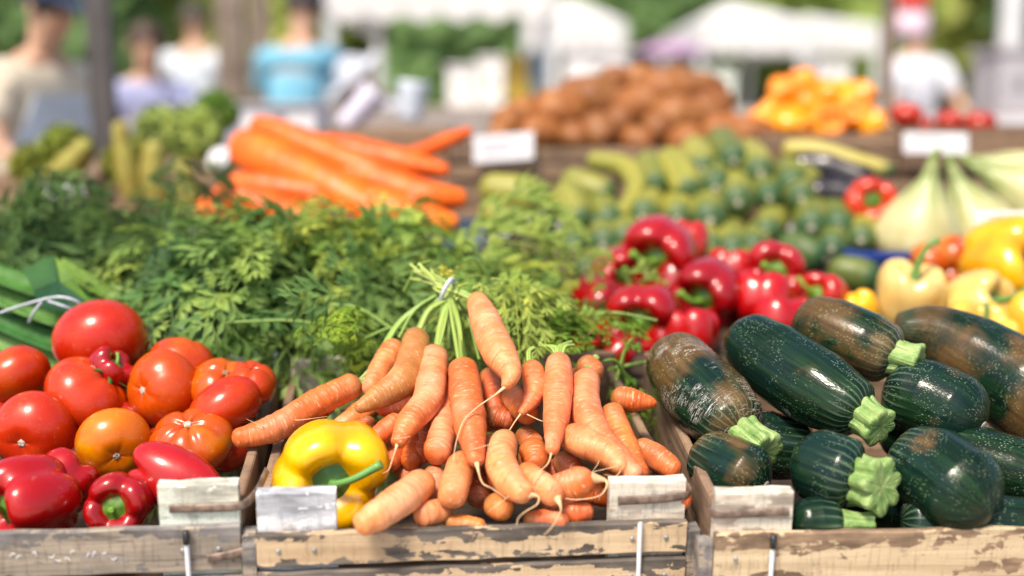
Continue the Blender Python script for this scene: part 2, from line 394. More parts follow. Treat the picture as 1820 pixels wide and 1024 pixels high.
def crate(label, corner, W, D, H, rz, slats, mf, ms, blocks, rise=.042, group='wooden produce crates along the front', tilt=TILT, side_top=.018, bw=.08, straps=(), pins=(), front_x0=0):
    Rm = Matrix.Rotation(rz, 4, 'Z') @ Matrix.Rotation(tilt, 4, 'X')
    org = Vector(corner) - Rm.to_3x3() @ Vector((0, 0, H))
    t = thing('wooden_crate', label, 'crate', org, group, Rm.to_euler())
    z = H
    for k, h in enumerate(slats):
        z -= h; board('slat', W - front_x0, h, .009, (front_x0, -.009 - .001 * k, z), mf[k % len(mf)], t); z -= .0065
    for k, h in enumerate(slats[:2]):
        zz = H - sum(slats[:k + 1]) - .0065 * k + h * .5
        for x in (front_x0 + .022, front_x0 + .058, W - .058, W - .022):
            V, F, uv = tube([(x, -.0085 - .001 * k, zz), (x, -.0112 - .001 * k, zz)], [0, .8, .95, 1], [.0026, .0026, .002, .0001], 8); mk('nail', V, F, 'nail', t, uv=uv)
    bk = {}
    for nm, (x, y, th) in {'fl': (0.001, .0005, .016), 'fr': (W - bw - .001, .0005, .016), 'bl': (0.001, D - .0165, .016), 'br': (W - bw - .001, D - .0165, .016)}.items():
        if nm in blocks: bk[nm] = board('corner_block', bw, H + rise, th, (x, y, 0), blocks[nm], t, wob=.0012)
    for x in (-.0015, W - .0095):                       # side walls: two boards each
        for (z0, z1) in ((H * .52, H + side_top), (0.02, H * .47)):
            board('side_board', D - .036, z1 - z0, .011, (x + .011, .018, z0), ms, t, rot=(0, 0, R(90)))
    for (z0, z1) in ((H * .55, H - .002), (.02, H * .48)):
        board('back_slat', W, z1 - z0, .009, (0, D + .001, z0), ms, t)
    nb = 4
    for k in range(nb):
        board('floor_board', W - .03, .008, (D - .05) / nb - .006, (.015, .024 + k * (D - .05) / nb, .004), 'wooddark', t)
    for x in (-.015, W + .001):
        board('end_post', .014, H - .012, .022, (x, -.007, 0), 'woodgrey', t)
    for pts in straps:                                   # flat metal strap over a block
        P = np.array(pts, float); ts = np.linspace(0, 1, 14)
        V, F, uv = tube(P, ts, np.full(14, .0048), 10, flat=.35, ref=(0, -1, 0))
        mk('metal_strap', V, F, 'strap', t, uv=uv)
    for (x, zt, *nohead) in pins:                                 # thin white wire with a dark head
        V, F, uv = tube([(x, -.0135, zt), (x + .0008, -.0135, -.02)], [0, .5, 1], [.0026, .0025, .0025], 8); p = mk('wire_pin', V, F, 'pin', t, uv=uv)
        if nohead: continue
        V, F, uv = tube([(x, -.0145, zt + .003), (x, -.0145, zt - .012)], [0, .01, .5, .99, 1], [.0001, .0036, .0038, .003, .0001], 8); mk('pin_head', V, F, 'black', p, uv=uv)
    return t
FH = .14
mid = crate('worn wooden crate with peeling dark paint holding the carrots', at(456, 945, 1.15), .445, .44, FH, R(5.5), [.036, .036, .036], ['woodfront'], 'woodbrown',
      {'fl': 'woodpaint', 'fr': 'woodpale', 'bl': 'woodpale', 'br': 'woodbrown'},
      straps=[[(.372, -.002, FH + .022), (.41, -.003, FH + .023), (.44, -.002, FH + .025), (.452, .012, FH + .022), (.456, .05, FH + .016)]], pins=[(.394, FH + .002, 1)])
lef = crate('grey weathered crate holding the tomatoes and red peppers', at(-310, 952, 1.12), .405, .44, FH, R(5.5), [.05, .042, .03], ['woodgrey'], 'woodbrown',
      {'fr': 'woodmint', 'fl': 'woodpale', 'br': 'woodpaint', 'bl': 'woodpale'},
      straps=[[(.335, -.002, FH + .018), (.38, -.003, FH + .018), (.407, -.002, FH + .019), (.42, .018, FH + .024), (.428, .05, FH + .034)],
              [(.372, -.012, FH - .034), (.39, -.013, FH - .031), (.414, -.012, FH - .026)]], pins=[(.352, FH - .004)])
rig = crate('tan wooden crate with speckled front holding the big courgettes', at(1268, 943, 1.155), .50, .46, FH, R(3), [.055, .05, .02], ['woodtan'], 'woodbrown',
      {'fl': 'woodpale', 'fr': 'woodpale', 'bl': 'woodbrown', 'br': 'woodpale'}, side_top=.03,
      straps=[[(-.003, .012, FH + .02), (.0, -.003, FH + .02), (.03, -.003, FH + .02), (.076, -.003, FH + .021)]], pins=[(.0585, FH - .002)])
# scuffed paint marks on the left crate's front
def scuffs():
    parts = []
    x = .13
    while x < .27:
        x += random.choice((.006, .009, .016)); z = FH - .026 + random.uniform(-.005, .004); q = random.uniform(.003, .009)
        P = [(x, -.0104, z), (x + q * .5, -.0104, z + random.uniform(-.002, .006)), (x + q, -.0104, z + random.uniform(-.004, .003))]
        V, F, uv = tube(P, np.linspace(0, 1, 6), np.array([.0002, .0006, .0004, .0008, .0005, .0001]), 6, flat=.15, ref=(0, -1, 0)); parts.append((V, F))
    V, F = join(parts); mk('worn_white_marks', V, F, 'card', lef, kind='stuff')
scuffs()

# ------------------------------------------------------------------ carrots of the bunch
def Yc(py): return 1.175 + (930 - py) / 400 * .33
def carrot(label, pts, rs, tail=None, col='#ee8a4c', stalks=None, seg=22, cap0=.9, cap1=.8, group='fresh carrots heaped in the front crate', Yf=Yc, hair=0, bend=0, name='carrot', cat='carrot'):
    """pts: (px, py, lift) from crown to tip; rs: radii in px at those points"""
    P = np.array([at(x, y, Yf(y) - l) for x, y, l in pts]); rr = np.array([size(r, p) for r, p in zip(rs, P)])
    L = plen(P); d = np.r_[0, np.cumsum(np.linalg.norm(np.diff(P, axis=0), axis=1) ** .5)]; d /= d[-1]
    ts = ends(60, L, rr[0] * cap0, rr[-1] * cap1)
    base = np.interp(ts, d, rr); base = base * (1 + .012 * np.sin(ts * L * 330 + random.random() * 6) * rng.uniform(0, 1.2, len(ts)) + np.convolve(rng.normal(0, .022, len(ts) + 2), [.25, .5, .25], 'valid'))
    rad = rounded(ts, base, L, rr[0] * cap0, max(rr[-1] * cap1, .003))
    ph = rng.uniform(0, 6, 3)
    V, F, uv = tube(P, ts, rad, seg, lambda th, t: 1 + .03 * np.sin(2 * th + ph[0] + 3 * t) + .02 * np.sin(3 * th + ph[1] + 14 * t))
    org = P[-1]
    c = np.array(lin(col)) * rng.uniform(.76, 1.0) * np.array((1, rng.uniform(.8, 1.04), rng.uniform(.6, 1.05)))
    o = mk(name, V, F, 'bigcarrot' if name == 'large_carrot' else 'carrot', None, org=org, uv=uv, col=c, label=label, category=cat, group=group)
    if tail:
        T = [P[-1] * .85 + P[-2] * .15 if len(P) > 2 else P[-1]] + [at(x, y, Yf(y) - l) for x, y, l in tail]
        n = 22; tt = np.linspace(0, 1, n); r0 = rr[-1] * .55
        tr = np.maximum(r0 * (1 - tt) ** 6, .0010 * (1 - .6 * tt))
        V, F, uv = tube(T, tt, tr, 8); kid('root_tail', V, F, 'tail', o, uv=uv)
    for k in range(hair):                       # fine side roots
        q = random.uniform(.45, .95); p0 = spline(P, [q])[0]; off = np.array([random.uniform(-.014, .014), -.012, random.uniform(-.006, .012)])
        T = [p0 + off * .4, p0 + off + np.array([random.uniform(-.012, .012), -.006, -.002]), p0 + off * 1.4 + np.array([random.uniform(-.03, .03), -.004, random.uniform(-.02, .004)])]
        V, F, uv = tube(T, np.linspace(0, 1, 10), np.linspace(.0007, .00025, 10), 5); kid('hair_root', V, F, 'tail', o, uv=uv)
    if stalks:                                  # list of stalk curves, each (px,py,lift)...
        for s in stalks:
            ns = 4 if len(s) > 2 or True else 1
            for k in range(ns):
                j = np.array([random.uniform(-1, 1) * rr[0] * .32, random.uniform(-.6, .2) * rr[0] * .4, random.uniform(-1, 1) * rr[0] * .25])
                T = [P[0] + (P[1] - P[0]) * .02 + j * .8] + [at(x + random.uniform(-5, 5), y + random.uniform(-4, 4), Yf(y) - l) + j * .5 for x, y, l in s]
                r = random.uniform(.0019, .0031)
                V, F, uv = tube(T, np.linspace(0, 1, 12), np.linspace(r * 1.25, r * .9, 12), 8, flat=.8)
                kid('leaf_stalk', V, F, 'stalk', o, uv=uv, col=np.array((.30, .42, .10)) * random.uniform(.75, 1.15))
    return o
TIE = (800, 517)
def tie(x, y): return [((x + TIE[0]) / 2 + (x - TIE[0]) * .1, (y + TIE[1]) / 2, .05), (TIE[0] + (x - TIE[0]) * .06, TIE[1] + 6, .055), (TIE[0] - 26, TIE[1] - 22, .05)]
O1, O2, O3, O4 = '#ec8246', '#f09457', '#e6753a', '#f4a06c'
carrot('long carrot lying leftwards over the crate wall beside the yellow pepper', [(640, 678, .0), (565, 716, .0), (485, 762, .0), (412, 782, .0)], [22, 25, 25, 17], col=O3, hair=3, stalks=[[(668, 655, .01), (700, 610, .0)]])
carrot('carrot mostly hidden behind the brown crowned carrot', [(708, 610, .01), (682, 650, .01), (656, 700, .01)], [22, 23, 19], col=O2)
carrot('carrot with dull brown upper half and bent paler tip', [(741, 590, .04), (735, 635, .045), (716, 676, .05), (672, 706, .05), (632, 728, .05)], [23, 27, 29, 21, 10], col='#c98a4c', stalks=[tie(741, 590)])
carrot('broad pale carrot with a knee and curled tail left of centre', [(773, 622, .04), (768, 665, .045), (760, 710, .05), (728, 750, .05), (704, 792, .05)], [25, 29, 28, 24, 12], tail=[(697, 818, .05), (691, 835, .045), (680, 842, .04)], col=O2, hair=2, stalks=[tie(773, 622)])
carrot('carrot lying crosswise under the brown crowned carrot', [(745, 655, .02), (715, 712, .02), (668, 726, .02)], [19, 23, 15], col=O3)
carrot('short carrot showing above the yellow pepper', [(715, 744, .02), (690, 762, .02), (663, 782, .02)], [20, 21, 17], col=O1)
carrot('long carrot with blunt rounded tip between two tall carrots', [(798, 672, .02), (794, 720, .02), (786, 775, .025), (774, 815, .03)], [17, 21, 26, 27], col=O1)
carrot('straight upright carrot in the centre with thin curved tail', [(821, 645, .05), (828, 700, .06), (836, 760, .06), (847, 825, .06)], [25, 30, 29, 15], tail=[(856, 856, .06), (874, 868, .055), (888, 878, .05), (899, 886, .045)], col=O1, hair=1, stalks=[tie(821, 645)])
carrot('topmost carrot hanging over the tie with a long white root', [(846, 530, .06), (864, 575, .09), (886, 625, .105), (907, 662, .11), (899, 690, .105)], [18, 29, 31, 20, 8], tail=[(880, 702, .1), (851, 722, .095), (826, 745, .09), (814, 775, .08), (808, 800, .075), (806, 820, .07)], col=O4, stalks=[[(820, 520, .06), (790, 512, .055), (762, 492, .05)]])
carrot('small tapering carrot with kinked tip and pale tail', [(943, 646, .05), (952, 690, .055), (942, 716, .055), (925, 736, .055)], [20, 22, 14, 6], tail=[(915, 750, .05), (902, 768, .05), (880, 778, .045)], col=O2, hair=1, stalks=[[(940, 630, .05), (948, 622, .05)]])
carrot('upright ringed carrot right of centre with thin bent tail', [(992, 634, .06), (992, 690, .065), (988, 745, .065), (981, 805, .065)], [22, 27, 23, 11], tail=[(975, 822, .06), (962, 836, .06), (952, 850, .055), (948, 858, .05)], col=O2, hair=2, stalks=[[(986, 622, .06), (962, 612, .05)], [(996, 620, .06), (1012, 612, .05)]])
carrot('stubby carrot with round tip behind the small kinked carrot', [(905, 694, .02), (925, 722, .03), (948, 745, .03)], [21, 22, 21], col=O1)
carrot('long carrot curving down towards the right corner block', [(1043, 662, .04), (1040, 720, .045), (1062, 775, .045), (1098, 815, .04), (1136, 848, .04)], [25, 27, 28, 26, 15], col=O2, hair=3, stalks=[[(1046, 648, .035), (1062, 632, .03)]])
carrot('ringed carrot at the right edge of the heap', [(1084, 722, .02), (1098, 762, .02), (1122, 815, .02), (1140, 850, .02)], [19, 23, 22, 18], col=O1, hair=1)
carrot('carrot with nipple tip resting near the right crate wall', [(1128, 790, .0), (1168, 814, .0), (1206, 842, .0)], [20, 24, 17], col=O1)
carrot('carrot stub poking out between the two front crates', [(1150, 868, .01), (1195, 884, .01), (1230, 887, .01)], [17, 18, 18], col=O1)
carrot('pale plump carrot slanting right under the ringed upright carrot', [(1002, 768, .045), (1040, 788, .05), (1080, 806, .05), (1112, 838, .045)], [25, 29, 28, 14], col=O4, hair=2)
carrot('curved pale carrot with looping white tail at front centre', [(899, 774, .04), (890, 820, .05), (908, 858, .05), (940, 884, .05)], [24, 29, 28, 17], tail=[(956, 882, .05), (955, 896, .05), (936, 908, .045), (922, 920, .045), (918, 934, .04)], col=O4, hair=2)
carrot('carrot lying low across the front with hanging tail', [(925, 836, .02), (960, 862, .03), (994, 886, .035)], [24, 25, 20], tail=[(997, 904, .035), (990, 922, .035), (980, 938, .035), (966, 952, .04)], col=O2)
carrot('plump carrot whose rounded tip faces the viewer', [(975, 872, .01), (1015, 862, .03), (1056, 848, .045)], [22, 28, 26], tail=[(1078, 856, .04), (1068, 880, .035), (1030, 888, .03), (1004, 886, .03)], col=O3)
carrot('fat pale carrot hanging down to a blunt tip by the rim', [(822, 815, .02), (812, 850, .035), (800, 893, .04)], [23, 28, 25], col=O4)
carrot('front carrot resting its tip on the crate rim', [(760, 850, .03), (718, 884, .045), (670, 916, .05), (634, 938, .05)], [26, 31, 27, 19], col=O4)
carrot('blunt carrot tip tucked under the front resting carrot', [(800, 905, .0), (765, 912, .01), (738, 920, .015)], [20, 23, 21], col=O4)
carrot('blunt carrot tip in the middle just above the rim', [(868, 893, .0), (890, 902, .01), (905, 906, .015)], [22, 24, 23], col=O2)
carrot('orange carrot tip lying over onto the courgette crate wall', [(1085, 706, .02), (1125, 712, .02), (1168, 717, .02)], [23, 22, 7], col=O3, cap1=1.5)
carrot('carrot crown peeping out behind the right end of the heap', [(1030, 642, .02), (1048, 655, .02), (1062, 672, .02)], [20, 23, 20], col=O2)
for lab, pts, rs, col in [
    ('shaded carrot between the yellow pepper and the fat pale carrot', [(742, 770, -.02), (735, 800, -.02), (728, 830, -.02)], [20, 22, 18], O3),
    ('shaded carrot low beside the yellow pepper stem', [(712, 778, -.02), (702, 806, -.02), (690, 832, -.02)], [17, 20, 16], O3),
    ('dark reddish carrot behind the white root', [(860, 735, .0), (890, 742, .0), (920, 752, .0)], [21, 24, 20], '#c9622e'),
    ('shaded carrot below the upright ringed carrot', [(940, 785, .0), (950, 810, .0), (955, 835, .0)], [22, 25, 20], O3),
    ('carrot lying along the rim left of the looping tail', [(790, 926, -.01), (830, 932, -.005), (862, 936, .0)], [13, 17, 12], O2),
    ('carrot end wedged low beside the right corner block', [(985, 905, -.01), (1020, 912, -.01), (1055, 908, -.01)], [18, 22, 18], O3),
    ('carrot lying flat at the rim behind the hanging tail', [(930, 925, -.01), (970, 922, -.005), (1010, 928, .0)], [14, 18, 14], O1),
    ('shaded carrot deep under the slanting pale carrot', [(990, 812, -.01), (1012, 832, -.01), (1030, 850, -.01)], [20, 22, 18], O3),
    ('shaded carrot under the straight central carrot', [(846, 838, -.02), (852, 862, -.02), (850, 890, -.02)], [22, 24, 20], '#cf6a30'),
    ('shaded carrot under the long carrot on the right', [(1075, 840, -.02), (1100, 858, -.02), (1130, 876, -.02)], [22, 24, 20], O3),
    ('shaded carrot left of the broad pale carrot', [(655, 745, -.01), (648, 770, -.01), (640, 800, -.01)], [18, 20, 18], O3),
    ('thin carrot under the left end of the heap', [(600, 700, -.03), (560, 735, -.03), (510, 765, -.03)], [17, 19, 14], O3),
    ('carrot under the left slope of the heap', [(690, 700, -.03), (640, 735, -.03), (590, 770, -.03)], [20, 22, 14], O1),
    ('carrot tip between the front resting carrot and the fat pale one', [(770, 835, -.01), (772, 860, -.005), (768, 884, .0)], [20, 22, 16], O1),
    ('thin carrot between the straight central carrot and the curved pale one', [(872, 778, .0), (876, 820, .01), (880, 862, .01)], [15, 18, 12], O3),
    ('carrot behind the two tall carrots right of the centre', [(1020, 690, .0), (1022, 730, .01), (1024, 770, .01)], [20, 22, 18], O3),
    ('carrot under the ringed carrot at the right edge', [(1070, 760, -.02), (1095, 800, -.02), (1125, 835, -.02)], [18, 22, 18], O1),
    ('carrot whose tip shows left of the plump rounded one', [(960, 900, -.01), (1000, 896, -.005), (1030, 886, .0)], [16, 20, 18], O1),
    ('small carrot behind the straight central carrot', [(870, 660, .0), (876, 700, .01), (882, 735, .01)], [18, 20, 15], O1),
    ('shaded carrot in the gap right of the yellow pepper', [(700, 800, -.05), (735, 850, -.05), (760, 900, -.05)], [22, 24, 20], O3),
    ('shaded carrot low in the middle of the crate', [(830, 870, -.05), (870, 880, -.05), (920, 870, -.05)], [24, 26, 24], O3),
    ('shaded carrot behind the plump rounded tip', [(1000, 840, -.05), (1050, 870, -.05), (1110, 880, -.05)], [24, 26, 24], O3),
    ('shaded carrot beside the upper part of the white root', [(870, 690, -.03), (880, 720, -.03), (860, 760, -.03)], [20, 22, 20], O3),
    ('shaded carrot under the curved pale carrot', [(930, 800, -.04), (960, 830, -.04), (1000, 850, -.04)], [22, 24, 22], O3),
    ('shaded carrot between the broad pale carrot and the blunt long one', [(750, 720, -.02), (748, 770, -.02), (742, 820, -.02)], [20, 22, 20], O3),
    ('shaded carrot right of the upright ringed carrot', [(1020, 660, -.02), (1024, 700, -.02), (1030, 750, -.02)], [18, 22, 20], O3),
    ('shaded carrot in the gap below the small kinked carrot', [(925, 765, -.01), (940, 782, -.01), (960, 798, -.01)], [18, 20, 18], O3)]:
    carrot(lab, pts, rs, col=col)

# stalk bundle at the tie, its band, and cut stalk ends
def bundle():
    t = thing('stalk_bundle', 'bundle of green carrot stalks drawn together behind the grey band', 'stalks', at(800, 520, Yc(520) - .05))
    for k in range(16):
        e = at(735 + random.uniform(-14, 40), 478 + random.uniform(-12, 22), Yc(500) - .05 + random.uniform(-.01, .02))
        P = [at(808 + random.uniform(-6, 12), 528 + random.uniform(-9, 9), Yc(520) - .055 + random.uniform(-.008, .01)), at(780 + random.uniform(-8, 8), 506 + random.uniform(-9, 9), Yc(510) - .055), e]
        r = random.uniform(.0018, .003)
        V, F, uv = tube(P, np.r_[np.linspace(0, 1, 10), 1], np.r_[np.linspace(r, r * .8, 10), .0001], 8); kid('leaf_stalk', V, F, 'stalk', t, uv=uv, col=np.array((.36, .46, .12)) * random.uniform(.7, 1.2))
    for k in range(14):
        ex, ey = random.choice([(700, 600), (742, 596), (790, 622), (822, 640), (845, 640), (668, 640), (772, 616)]); ex += random.uniform(-12, 12)
        P = [at(798 + random.uniform(-8, 8), 512, Yc(515) - .04), at((798 + ex) / 2 + (ex - 798) * .14, (512 + ey) / 2 - 8, Yc(560) - .015), at(ex, ey, Yc(ey) + .005)]
        r = random.uniform(.0017, .0027); V, F, uv = tube(P, np.linspace(0, 1, 12), np.linspace(r, r * 1.1, 12), 8); kid('leaf_stalk', V, F, 'stalk', t, uv=uv, col=np.array((.28, .42, .10)) * random.uniform(.7, 1.2))
    parts = []
    for k in range(60):                        # yellow-green bud tuft
        c = at(792 + random.gauss(0, 9), 486 + random.gauss(0, 7), Yc(500) - .05 + random.uniform(-.008, .008)); a = frame(rng.normal(size=3))
        s = .004; V = np.array([(-s, 0, 0), (0, -s * .5, 0), (s, 0, 0), (0, s * .5, 0)]) @ a.T + c; parts.append((V, [[0, 1, 2, 3]]))
    V, F = join(parts); kid('bud_tuft', V, F, 'leaf', t, col=(.45, .45, .08), kind='stuff')
    c = at(795, 517, Yc(517) - .062); a = frame(np.array(at(840, 535, 1.45)) - np.array(at(760, 495, 1.47)))
    th = np.linspace(0, 2 * math.pi, 25); P = np.stack([np.cos(th) * size(19, c), np.sin(th) * size(23, c), 0 * th], 1) @ a.T + c
    V, F, uv = tube(P, np.linspace(0, 1, 40), np.full(40, size(4.2, c)), 8, flat=1)
    mk('rubber_band', V, F, 'band', None, org=c, uv=uv, label='grey band tying the stalks below the topmost carrot', category='rubber band')
bundle()

# ------------------------------------------------------------------ tomatoes
TOM_PROF = [(math.sin(p) * (1 + .03 * math.sin(p)), .86 * math.cos(p) - .17 * math.exp(-(p / .33) ** 2) + .05 * math.exp(-((math.pi - p) / .3) ** 2)) for p in np.linspace(0, math.pi, 30)]
def Yt(py): return 1.185 + (930 - py) / 380 * .33
def tomato(label, px, py, r, ax=(0, -.3, 1), col='#d8330f', Yf=Yt, lift=0, lobes=0.03, scar=True, calyx=False, group='ripe tomatoes in the left crate', squash=1.0, n=40, scarc='scar'):
    cen = at(px, py, Yf(py) - lift + size(r, at(px, py, Yf(py))) * .4); s = size(r, cen) * 1.07; M = frame(ax, random.random() * 6); k = random.choice((4, 5, 6))
    ph = rng.uniform(0, 6, 4)
    def mod(th, t, rr, zz):
        e = math.exp(-(t / .42) ** 2)
        g = (1 - np.abs(np.cos(k * th / 2 + ph[3]))) ** 2
        return rr * (1 - lobes * 2.2 * e * g + .018 * np.sin(2 * th + ph[0]) + .014 * np.sin(3 * th + ph[1])), zz - lobes * 2 * g * e + .015 * rr * np.sin(th + ph[2])
    V, F = revolve(np.array(TOM_PROF), n, M, cen, s, s * squash, mod)
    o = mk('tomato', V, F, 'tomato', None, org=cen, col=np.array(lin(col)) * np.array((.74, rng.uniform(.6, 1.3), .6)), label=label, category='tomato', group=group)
    top = cen + M[:, 2] * s * squash * .69
    if scar:
        V, F = revolve(profile([(0, .3), (.5, .35), (.85, .2), (1.05, -.25)], 7), 14, M, top, s * .105, s * .09, lambda th, t, rr, zz: (rr * (1 + .1 * np.sin(5 * th + ph[0])), zz + .1 * np.sin(4 * th)))
        kid('stem_scar', V, F, scarc, o)
    if calyx:
        parts = []
        for q in range(6):
            a = q / 6 * 6.283; d = M[:, 0] * math.cos(a) + M[:, 1] * math.sin(a)
            P = [top, top + d * s * .25 + M[:, 2] * s * .1, top + d * s * .52 + M[:, 2] * s * (.08 + random.uniform(-.08, .1))]
            V, F, _ = tube(P, np.linspace(0, 1, 7), s * np.array([.05, .09, .1, .09, .07, .04, .005]), 6, flat=.25, ref=M[:, 2]); parts.append((V, F))
        V, F, _ = tube([top, top + M[:, 2] * s * .2, top + M[:, 2] * s * .36 + M[:, 0] * s * .1], np.r_[np.linspace(0, 1, 6), 1], s * np.array([.09, .07, .06, .06, .06, .07, .001]), 8); parts.append((V, F))
        V, F = join(parts); kid('calyx', V, F, 'stalk', o, col=(.06, .16, .03))
    return o
tomato('big red tomato on top of the pile beside the leeks', 180, 606, 76, (.1, -.6, -1), '#cf2b10', scar=False, lobes=.01, squash=1.04)
tomato('red tomato cut by the left edge at the back', 28, 668, 57, (-.6, .3, 1), '#d4300f', lobes=.02)
tomato('wide red tomato with a green calyx at its right shoulder', 155, 705, 73, (.75, .1, .75), '#d83a12', calyx=True, squash=.92, lobes=.03, scar=False)
tomato('orange red tomato with a pale round scar facing left', 290, 690, 63, (-.52, -.85, .12), '#e0460f', lobes=.012)
tomato('red tomato with a small star scar at the left edge', 63, 768, 67, (-.1, -.95, -.12), '#d8380f', lobes=.012, scar=True)
tomato('roundest tomato, yellow orange with a white scar low right', 203, 790, 61, (.38, -.9, -.2), '#e8700e', lobes=.01)
tomato('flat ribbed tomato with a sunken top behind the red pepper', 340, 785, 67, (.0, -.45, .9), '#dc4a12', lobes=.075, squash=.85)
tomato('smooth red tomato touching the long carrot tip', 400, 726, 63, (.55, -.2, -.7), '#d63411', lobes=.01, squash=.88)
tomato('red tomato at the back between the biggest one and the crate wall', 322, 648, 54, (.2, .5, 1), '#d93a10', lobes=.02, scar=False)
tomato('ribbed orange tomato by the back corner of the crate', 395, 688, 52, (.3, -.5, .8), '#df500f', lobes=.06, scarc='dryscar')
tomato('tomato half hidden at the back right corner', 444, 682, 44, (.2, -.2, 1), '#da4512', lobes=.05, scar=False, squash=1.0)
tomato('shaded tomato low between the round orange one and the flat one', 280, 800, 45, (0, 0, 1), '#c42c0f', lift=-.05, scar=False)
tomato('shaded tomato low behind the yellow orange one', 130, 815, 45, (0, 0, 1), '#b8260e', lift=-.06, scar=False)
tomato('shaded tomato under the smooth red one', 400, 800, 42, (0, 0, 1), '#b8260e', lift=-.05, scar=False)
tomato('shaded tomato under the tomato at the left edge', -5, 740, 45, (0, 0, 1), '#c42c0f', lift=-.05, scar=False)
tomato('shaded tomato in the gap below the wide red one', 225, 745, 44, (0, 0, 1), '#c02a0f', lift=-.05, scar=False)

# ------------------------------------------------------------------ bell peppers
PEP = [(0, .52), (.14, .53), (.30, .62), (.45, .80), (.62, .93), (.80, .90), (.94, .70), (1.0, .38), (.985, .0), (.93, -.38), (.82, -.70), (.64, -.92), (.42, -1.0), (.2, -.95), (0, -.86)]
LONGP = [(0, .75), (.14, .76), (.3, .86), (.5, .95), (.72, .88), (.9, .62), (.97, .25), (.9, -.15), (.74, -.5), (.5, -.78), (.28, -.93), (.12, -.99), (0, -1.0)]
def pepper(label, px, py, r, h, ax, col, Yf, lobes=4, roll=0, lift=0, stem=True, stem_len=.9, bend=(.5, .3), group=None, prof=PEP, depth=.16, calyx_r=.34, n=44, kind='bell_pepper', cat='pepper', open_=1.0, stemcol=(.13, .27, .035), back=.4, stem_r=.85):
    r = r * (1.1 if group and 'behind the carrots' in group else 1); cen = at(px, py, Yf(py) - lift); cen = at(px, py, Yf(py) - lift + size(r, cen) * back); s = size(r, cen); sz = s * h; M = frame(ax, roll); ph = rng.uniform(0, 6, 5); lw = 1 + rng.uniform(-.08, .08, lobes)
    P = profile(prof, 40)
    def mod(th, t, rr, zz):
        g = (1 - np.abs(np.cos(lobes * th / 2))) ** 1.6
        idx = (np.round(th / (2 * math.pi / lobes)).astype(int)) % lobes
        sh = math.exp(-((t - .22) / .2) ** 2); bo = math.exp(-((t - .95) / .22) ** 2)
        ctr = min(1, t / .12)
        amp = depth * (.55 + .9 * sh + 1.1 * bo) * ctr
        f = 1 - amp * g + .02 * np.sin(th * 2 + ph[0] + 4 * t) + .015 * np.sin(3 * th + ph[1] - 5 * t)
        return rr * f * (1 + (lw[idx] - 1) * (1 - g) * ctr), zz - (.26 * sh * g * ctr) + .2 * bo * g + .03 * np.sin(th + ph[2]) * rr + .03 * (lw[idx] - 1) * 8 * (1 - g) * sh
    V, F = revolve(P, n, M, cen, s, sz, mod)
    o = mk(kind, V, F, 'pepper', None, org=cen, col=np.array(lin(col)) * (.78 if lin(col)[1] < .1 else 1), label=label, category=cat, group=group)
    if stem:
        top = cen + M[:, 2] * sz * prof[0][1]
        pr = profile([(0, .5), (.35, .42), (.7, .22), (1.0, .12), (1.02, -.02), (.7, -.1)], 12)
        V, F = revolve(pr, 30, M, top + M[:, 2] * s * .03, s * calyx_r, s * .3, lambda th, t, rr, zz: (rr * (1 + .10 * t * np.cos(lobes * th) + .05 * t * np.cos(7 * th + ph[3])), zz + .1 * t * np.cos(lobes * th)))
        c = kid('calyx', V, F, 'stalk', o, col=np.array(stemcol) * .8)
        sd = M[:, 0] * bend[0] + M[:, 1] * bend[1]
        T = [top + M[:, 2] * s * .05, top + M[:, 2] * s * stem_len * .42 + sd * s * .06, top + M[:, 2] * s * stem_len * .8 + sd * s * .38, top + M[:, 2] * s * stem_len * .95 + sd * s * .85]
        V, F, uv = tube(T, np.r_[np.linspace(0, 1, 12), 1, 1], s * stem_r * np.r_[.2, .15, .12, .105, .1, .095, .09, .09, .09, .095, .105, .115, .07, .001], 12, lambda th, t: 1 + .12 * np.cos(5 * th))
        mk('stem', V - np.array(o.location), F, 'stalk', o, uv=uv, col=np.array(stemcol) * 1.25)
    return o
G = 'red peppers in the tomato crate'
pepper('large glossy red pepper lying at the bottom left corner', 55, 893, 84, .9, (-.62, -.78, .02), '#bd0a0c', Yt, 4, .35, lift=.03, group=G, stem_len=.5, depth=.22)
pepper('red pepper half hidden behind the large corner pepper', 112, 862, 62, .9, (.5, .6, .7), '#b80c0e', Yt, 4, .3, lift=.0, group=G, stem=False)
pepper('small dark red pepper with its green stem facing the viewer', 212, 897, 60, .85, (.02, -.97, .12), '#b20a10', Yt, 4, .4, lift=.02, group=G, stem_len=.35, bend=(0, 0), calyx_r=.44)
pepper('smooth pointed red pepper lying above the pale green block', 318, 850, 62, 1.5, (-.93, .25, .28), '#c5181a', Yt, 3, 1.2, lift=.03, group=G, stem=False, prof=LONGP, depth=.17)
pepper('small red pepper at the back among the tomatoes', 192, 663, 40, 1.0, (.6, -.1, .6), '#b00d10', Yt, 4, .3, lift=.01, group=G, stem_len=.3)
pepper('yellow pepper with a curled green stem beside the front carrots', 584, 836, 100, .84, (.24, -.95, -.10), '#f0b804', lambda y: Yc(y), 4, .45, lift=.035, stem_len=.6, bend=(1.1, .1), depth=.2, calyx_r=.40, stem_r=.68, stemcol=(.10, .25, .07))

